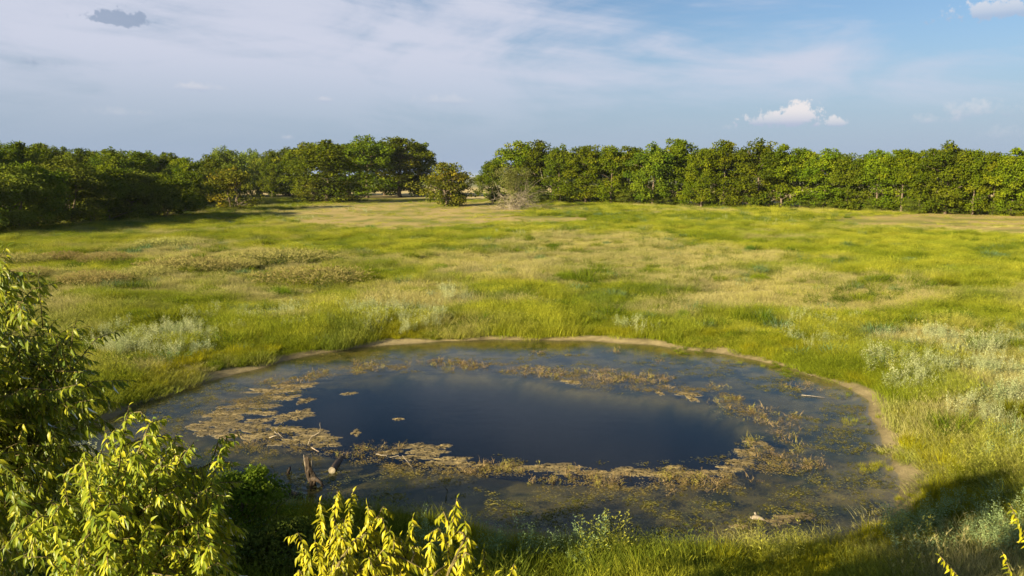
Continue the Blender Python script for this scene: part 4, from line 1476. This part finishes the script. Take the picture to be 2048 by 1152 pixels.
def mat_leaf(name, a, b, c, trans):
    m, w, out = new_mat(name)
    r = attr(w, 'lrnd').outputs['Fac']
    oi = w.n('ShaderNodeObjectInfo').outputs['Random']
    # merged leaves carry their own value, single leaf objects use the object's
    has = attr(w, 'merged').outputs['Fac']
    k = w.math('ADD', w.math('MULTIPLY', has, r), w.math('MULTIPLY', w.math('SUBTRACT', 1.0, has), oi))
    col = w.mix(w.ramp(k, 0.0, 0.6), a, b)
    col = w.mix(w.ramp(k, 0.6, 1.0), col, c)
    tc = w.mix(0.5, col, (0.40, 0.42, 0.02))
    leafy(w, out, col, trans, 0.5, tc)
    return m


ML_A = mat_leaf('leaf_deep', (0.075, 0.120, 0.012), (0.17, 0.205, 0.014), (0.32, 0.31, 0.015), 0.35)
ML_B = mat_leaf('leaf_yellow_green', (0.105, 0.160, 0.012), (0.25, 0.285, 0.016), (0.44, 0.41, 0.020), 0.35)
ML_C = mat_leaf('leaf_yellow', (0.17, 0.19, 0.010), (0.37, 0.34, 0.014), (0.55, 0.46, 0.022), 0.35)


SUNWARD = -np.array(ld)                   # leaves turn their faces to the light


def basis(d, n):
    d = d / (np.linalg.norm(d) + 1e-9)
    s = np.cross(d, n); s /= np.linalg.norm(s) + 1e-9
    u = np.cross(s, d)
    return np.stack([s, d, u], 1)         # columns: local x, y, z


def shoot_leaves(path, rngl, L, dens, leaves, droop, start=0.15):
    """alternate drooping leaves along a twig"""
    P = np.asarray(path); seg = np.linalg.norm(np.diff(P, axis=0), axis=1); tot = seg.sum()
    n = max(3, int(tot / dens)); cum = np.concatenate([[0], np.cumsum(seg)])
    az = rngl.uniform(0, 6.28)
    for i in range(n + 1):
        s = tot * (start + (1 - start) * i / n)
        k = min(np.searchsorted(cum, s, 'right') - 1, len(seg) - 1)
        p = P[k] + (P[k + 1] - P[k]) * ((s - cum[k]) / (seg[k] + 1e-9))
        td = (P[k + 1] - P[k]) / (seg[k] + 1e-9)
        az += math.pi * 0.76 + rngl.normal(0, 0.4)
        out = np.array([math.cos(az), math.sin(az), 0.0])
        dr = droop * rngl.uniform(0.5, 1.4)
        d = out * 0.7 + td * 0.45 + np.array([0, 0, -dr])
        if i == n: d = td + np.array([0, 0, -0.3 * dr])
        nrm = np.array([0, 0, 0.8]) + out * 0.45 + SUNWARD * 0.7 + rngl.normal(0, 0.28, 3)
        B = basis(d, nrm)
        ll = L * rngl.uniform(0.7, 1.15) * (1.0 if i < n - 2 else 0.75)
        leaves.append((p, B, ll, int(rngl.integers(0, 4))))


def fg_tree(name, label, foot, tips, mat, L, dens, droop, seed, crown_c, low_r, twigs=4, tlen=0.45, fork_z=None, trunk_r=0.07, group=None):
    """tips: (px, py, distance) where shoots end; limbs run back to the stem"""
    r = np.random.default_rng(seed)
    fx, fy = foot; fz = hz(fx, fy)
    root = empty(name, (fx, fy, fz - 0.05))
    o = np.array([fx, fy, fz - 0.05])
    leaves = []
    wood = MB()
    top = np.array(crown_c)
    base = np.array([fx, fy, fz - 0.3])
    P = [base + (top - base) * t + np.array([r.normal(0, .05), r.normal(0, .05), 0]) * (0 < t < 1) for t in np.linspace(0, 1, 8)]
    wood.tube(np.array(P) - o, np.linspace(trunk_r, trunk_r * 0.4, 8), 8)
    twig = MB()
    for (px, py, dist) in tips:
        tip = at_dist(px, py, dist)
        k = P[int(r.integers(4, 8))]
        mid = k + (tip - k) * 0.55 + np.array([0, 0, 0.10]) + r.normal(0, 0.06, 3)
        path = [k, mid, mid + (tip - mid) * 0.55 + r.normal(0, 0.03, 3) + np.array([0, 0, 0.03]), tip]
        t4 = np.linspace(0, 3, 13)
        Q = np.stack([np.interp(t4, range(4), np.array(path)[:, c]) for c in range(3)], 1)
        Q[1:-1] = (Q[:-2] + 2 * Q[1:-1] + Q[2:]) / 4
        twig.tube(Q - o, np.linspace(0.011, 0.002, 13), 5)
        shoot_leaves(Q[4:], r, L, dens, leaves, droop)
        for q in range(twigs):
            b = Q[int(r.integers(4, 11))]
            dirv = (tip - k) / np.linalg.norm(tip - k) * 0.5 + r.normal(0, 0.55, 3) + np.array([0, 0, 0.15])
            dirv /= np.linalg.norm(dirv)
            tl = tlen * r.uniform(0.5, 1.1)
            e = b + dirv * tl
            m = (b + e) / 2 + np.array([0, 0, 0.05])
            e = e + np.array([0, 0, -0.12 * tl])
            W = np.array([b, m, e])
            twig.tube(W - o, [0.004, 0.003, 0.0015], 4)
            shoot_leaves(W, r, L, dens, leaves, droop, 0.1)
    wood.obj('trunk', M_BARK, root, True)
    twig.obj('branches', M_SHOOT, root, True)
    # lower crown: same leaves, seen only in the depth of the tree
    for i in range(int(low_r[1])):
        a = r.uniform(0, 6.28); q = low_r[0] * math.sqrt(r.uniform(0.05, 1)); z = r.uniform(low_r[2], low_r[3])
        c = np.array([base[0] + (top[0] - base[0]) * z / top[2] + q * math.cos(a), base[1] + (top[1] - base[1]) * z / top[2] + q * math.sin(a), z])
        d = np.array([math.cos(a), math.sin(a), 0.2]) + r.normal(0, .4, 3); d /= np.linalg.norm(d)
        shoot_leaves([c - d * 0.25, c, c + d * 0.25 + np.array([0, 0, -0.05])], r, L * 1.35, dens * 1.1, leaves, droop, 0.0)
    cam_p = np.array([0, 0, CAM_Z])

    def score(l):
        px, py = project(*l[0])
        vis = -30 < px < 2078 and -30 < py < 1182
        return (0 if vis else 1000) + np.linalg.norm(l[0] - cam_p)
    order = sorted(range(len(leaves)), key=lambda i: score(leaves[i]))
    big = order[:300]; rest = order[300:]
    meshes = []
    for v in range(4):
        mb = MB(); mb.add(LEAFS[v][0], LEAFS[v][1]); meshes.append(mb.mesh('leaf', mat, True))
    for i in big:
        p, B, ll, v = leaves[i]
        lo = bpy.data.objects.new('leaf', meshes[v])
        M4 = Matrix.Identity(4)
        for a in range(3):
            for b in range(3):
                M4[a][b] = B[a][b] * ll
            M4[a][3] = p[a] - o[a]
        lo.matrix_local = M4
        COL.objects.link(lo); lo.parent = root
    if rest:
        mb = MB()
        for i in rest:
            p, B, ll, v = leaves[i]
            mb.add((LEAFS[v][0] * ll) @ B.T + p - o, LEAFS[v][1], lrnd=r.uniform(), merged=1.0)
        f = mb.obj('foliage', mat, root, True); f['kind'] = 'stuff'
    tag(root, label, 'tree', group)
    return root


def jit(lst, d0, d1, seed):
    r = random.Random(seed)
    return [(p[0], p[1], r.uniform(d0, d1)) for p in lst]


def dome_tips(cx, cy, rx, ry, n, d0, d1, seed, ymax=1200):
    r = random.Random(seed); out = []
    while len(out) < n:
        a, q = r.uniform(0, 6.28), math.sqrt(r.random())
        px, py = cx + rx * q * math.cos(a), cy + ry * q * math.sin(a)
        if py < ymax:
            out.append((px, py, r.uniform(d0, d1)))
    return out


A_T = [(6, 537), (22, 575), (45, 600), (62, 640), (112, 640), (85, 690), (150, 662), (128, 735), (168, 745), (180, 800), (150, 860), (165, 905), (110, 930), (60, 985), (40, 700), (15, 650)]
fg_tree('leafy_tree', 'deep green leafy tree rising above its neighbour beside the pond', (-4.6, 6.4), jit(A_T, 5.4, 6.6, 1) + dome_tips(15, 820, 150, 190, 34, 5.2, 6.8, 2) + dome_tips(-120, 800, 120, 260, 26, 5.2, 7.0, 3),
        ML_A, 0.082, 0.019, 0.7, 21, (-4.5, 6.0, 6.3), (1.5, 150, 2.2, 5.6), twigs=9, tlen=0.45, trunk_r=0.11)
B_T = [(258, 812), (305, 838), (352, 868), (388, 885), (440, 905), (466, 925), (420, 975), (395, 930), (440, 1040), (462, 1092), (210, 862), (165, 900), (128, 958), (100, 1000), (60, 1058), (48, 1110), (300, 890), (240, 900)]
fg_tree('leafy_tree', 'bushy yellow green tree top with drooping leaves at the shaded pond end', (-2.9, 4.9), jit(B_T, 4.1, 5.0, 4) + dome_tips(265, 1040, 170, 150, 46, 3.7, 5.0, 5),
        ML_B, 0.062, 0.0125, 0.75, 22, (-2.3, 4.2, 5.6), (1.0, 110, 2.0, 5.0), twigs=7, tlen=0.26, trunk_r=0.09)
C_T = [(640, 1002), (706, 984), (757, 1032), (826, 1034), (608, 1105), (735, 1010), (690, 1040), (660, 1070), (800, 1075), (770, 1100), (700, 1110), (650, 1130), (740, 1140), (820, 1120), (720, 1060), (675, 1010), (780, 1060), (630, 1080), (690, 1090), (760, 1130), (805, 1100), (710, 1150), (670, 1150), (850, 1140)]
fg_tree('sapling', 'sapling with several bright yellow upright leafy shoots over shaded weeds', (-1.0, 4.2), jit(C_T, 3.5, 3.9, 6), ML_C, 0.046, 0.0058, 0.95, 23, (-0.75, 3.15, 5.85), (0.6, 40, 2.5, 5.4), twigs=3, tlen=0.13, trunk_r=0.05)
D_T = [(914, 997), (862, 1082), (968, 1096), (1028, 1128), (900, 1060), (930, 1040), (940, 1110), (895, 1130), (990, 1150)]
fg_tree('sapling', 'slim yellow sapling with one tall leafy spire', (-0.35, 3.9), jit(D_T, 3.1, 3.4, 7), ML_C, 0.043, 0.0050, 1.0, 24, (-0.28, 2.75, 6.0), (0.5, 30, 2.5, 5.4), twigs=2, tlen=0.10, trunk_r=0.045)
E_T = [(2022, 1012), (2005, 1104), (1880, 1112), (2060, 1040), (2080, 1090)]
fg_tree('arching_tree', 'tree reaching in with thin arching sprays of small yellow leaves', (3.9, 3.6), jit(E_T, 4.4, 4.8, 8), ML_C, 0.040, 0.012, 0.9, 25, (3.6, 3.9, 5.6), (0.7, 40, 2.2, 5.3), twigs=1, tlen=0.15, trunk_r=0.05)


# bright shrub and low bushes on the shaded near bank
def near_shrub(name, label, px, py, wpx, top_py, mat, leaf, seed, n=60, per=110):
    x, y = ground_at(px, py, 0.35)
    root = empty(name, (x, y, hz(x, y) - 0.05))
    H = z_at(px, top_py, y) - 0.35; Rd = wpx / 2 / F * math.hypot(y, CAM_Z)
    cm, ce = crown_mesh('foliage', mat, seed, H, Rd, 0.05, nclump=n, per=per, leaf=leaf, sprigs=14)
    link(bpy.data.objects.new('foliage', cm), root)
    link(bpy.data.objects.new('stems', trunk_mesh('stems', seed, H, Rd, 0.05, ce, M_BARK, 0.035, 4)), root)
    tag(root, label, 'shrub')


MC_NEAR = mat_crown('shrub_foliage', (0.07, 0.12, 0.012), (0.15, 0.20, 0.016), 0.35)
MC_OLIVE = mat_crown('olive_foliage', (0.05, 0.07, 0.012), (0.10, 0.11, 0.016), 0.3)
near_shrub('leafy_shrub', 'dense bright green shrub on the near bank beside the snag', 490, 1075, 165, 955, MC_NEAR, 0.07, 401)
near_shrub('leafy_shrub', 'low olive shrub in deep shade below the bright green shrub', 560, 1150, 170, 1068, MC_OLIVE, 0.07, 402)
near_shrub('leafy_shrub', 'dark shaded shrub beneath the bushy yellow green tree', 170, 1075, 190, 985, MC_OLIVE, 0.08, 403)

# trees beyond the left frame edge: their shade lies on the near bank
OFF_L = 'tree standing left of the pond, shading its near bank'
for (x, y, h, w_) in ((-10.6, 6.4, 4.3, 4.6), (-14.5, 7.0, 4.5, 5.0), (-19.0, 9.0, 4.4, 5.0), (-17.5, 0.8, 6.6, 5.0), (-6.3, 1.9, 5.7, 3.2), (-5.0, 0.2, 5.4, 3.0), (-18.5, 4.5, 5.6, 6.0)):
    plant_tree('mid', x, y, h, w_, OFF_L, group='trees left of the pond')


# ------------------------------------------------------------------ the air: distance fades a little to blue
def haze_box():
    m, w, out = new_mat('haze')
    pv = w.n('ShaderNodeVolumePrincipled')
    pv.inputs['Color'].default_value = (0.80, 0.88, 1.0, 1)
    pv.inputs['Density'].default_value = 0.00005
    pv.inputs['Anisotropy'].default_value = 0.2
    w.t.links.new(pv.outputs[0], out.inputs['Volume'])
    x0, x1, y0, y1, z0, z1 = -5400, 5400, -1000, 9300, -6.0, 24.0
    V = [(x, y, z) for z in (z0, z1) for (x, y) in ((x0, y0), (x1, y0), (x1, y1), (x0, y1))]
    mb = MB(); mb.add(V, [(3, 2, 1, 0), (4, 5, 6, 7), (0, 1, 5, 4), (1, 2, 6, 5), (2, 3, 7, 6), (3, 0, 4, 7)])
    o = mb.obj('haze', m); tag(o, 'thin pale summer haze over the meadow', 'haze', kind='stuff')


haze_box()
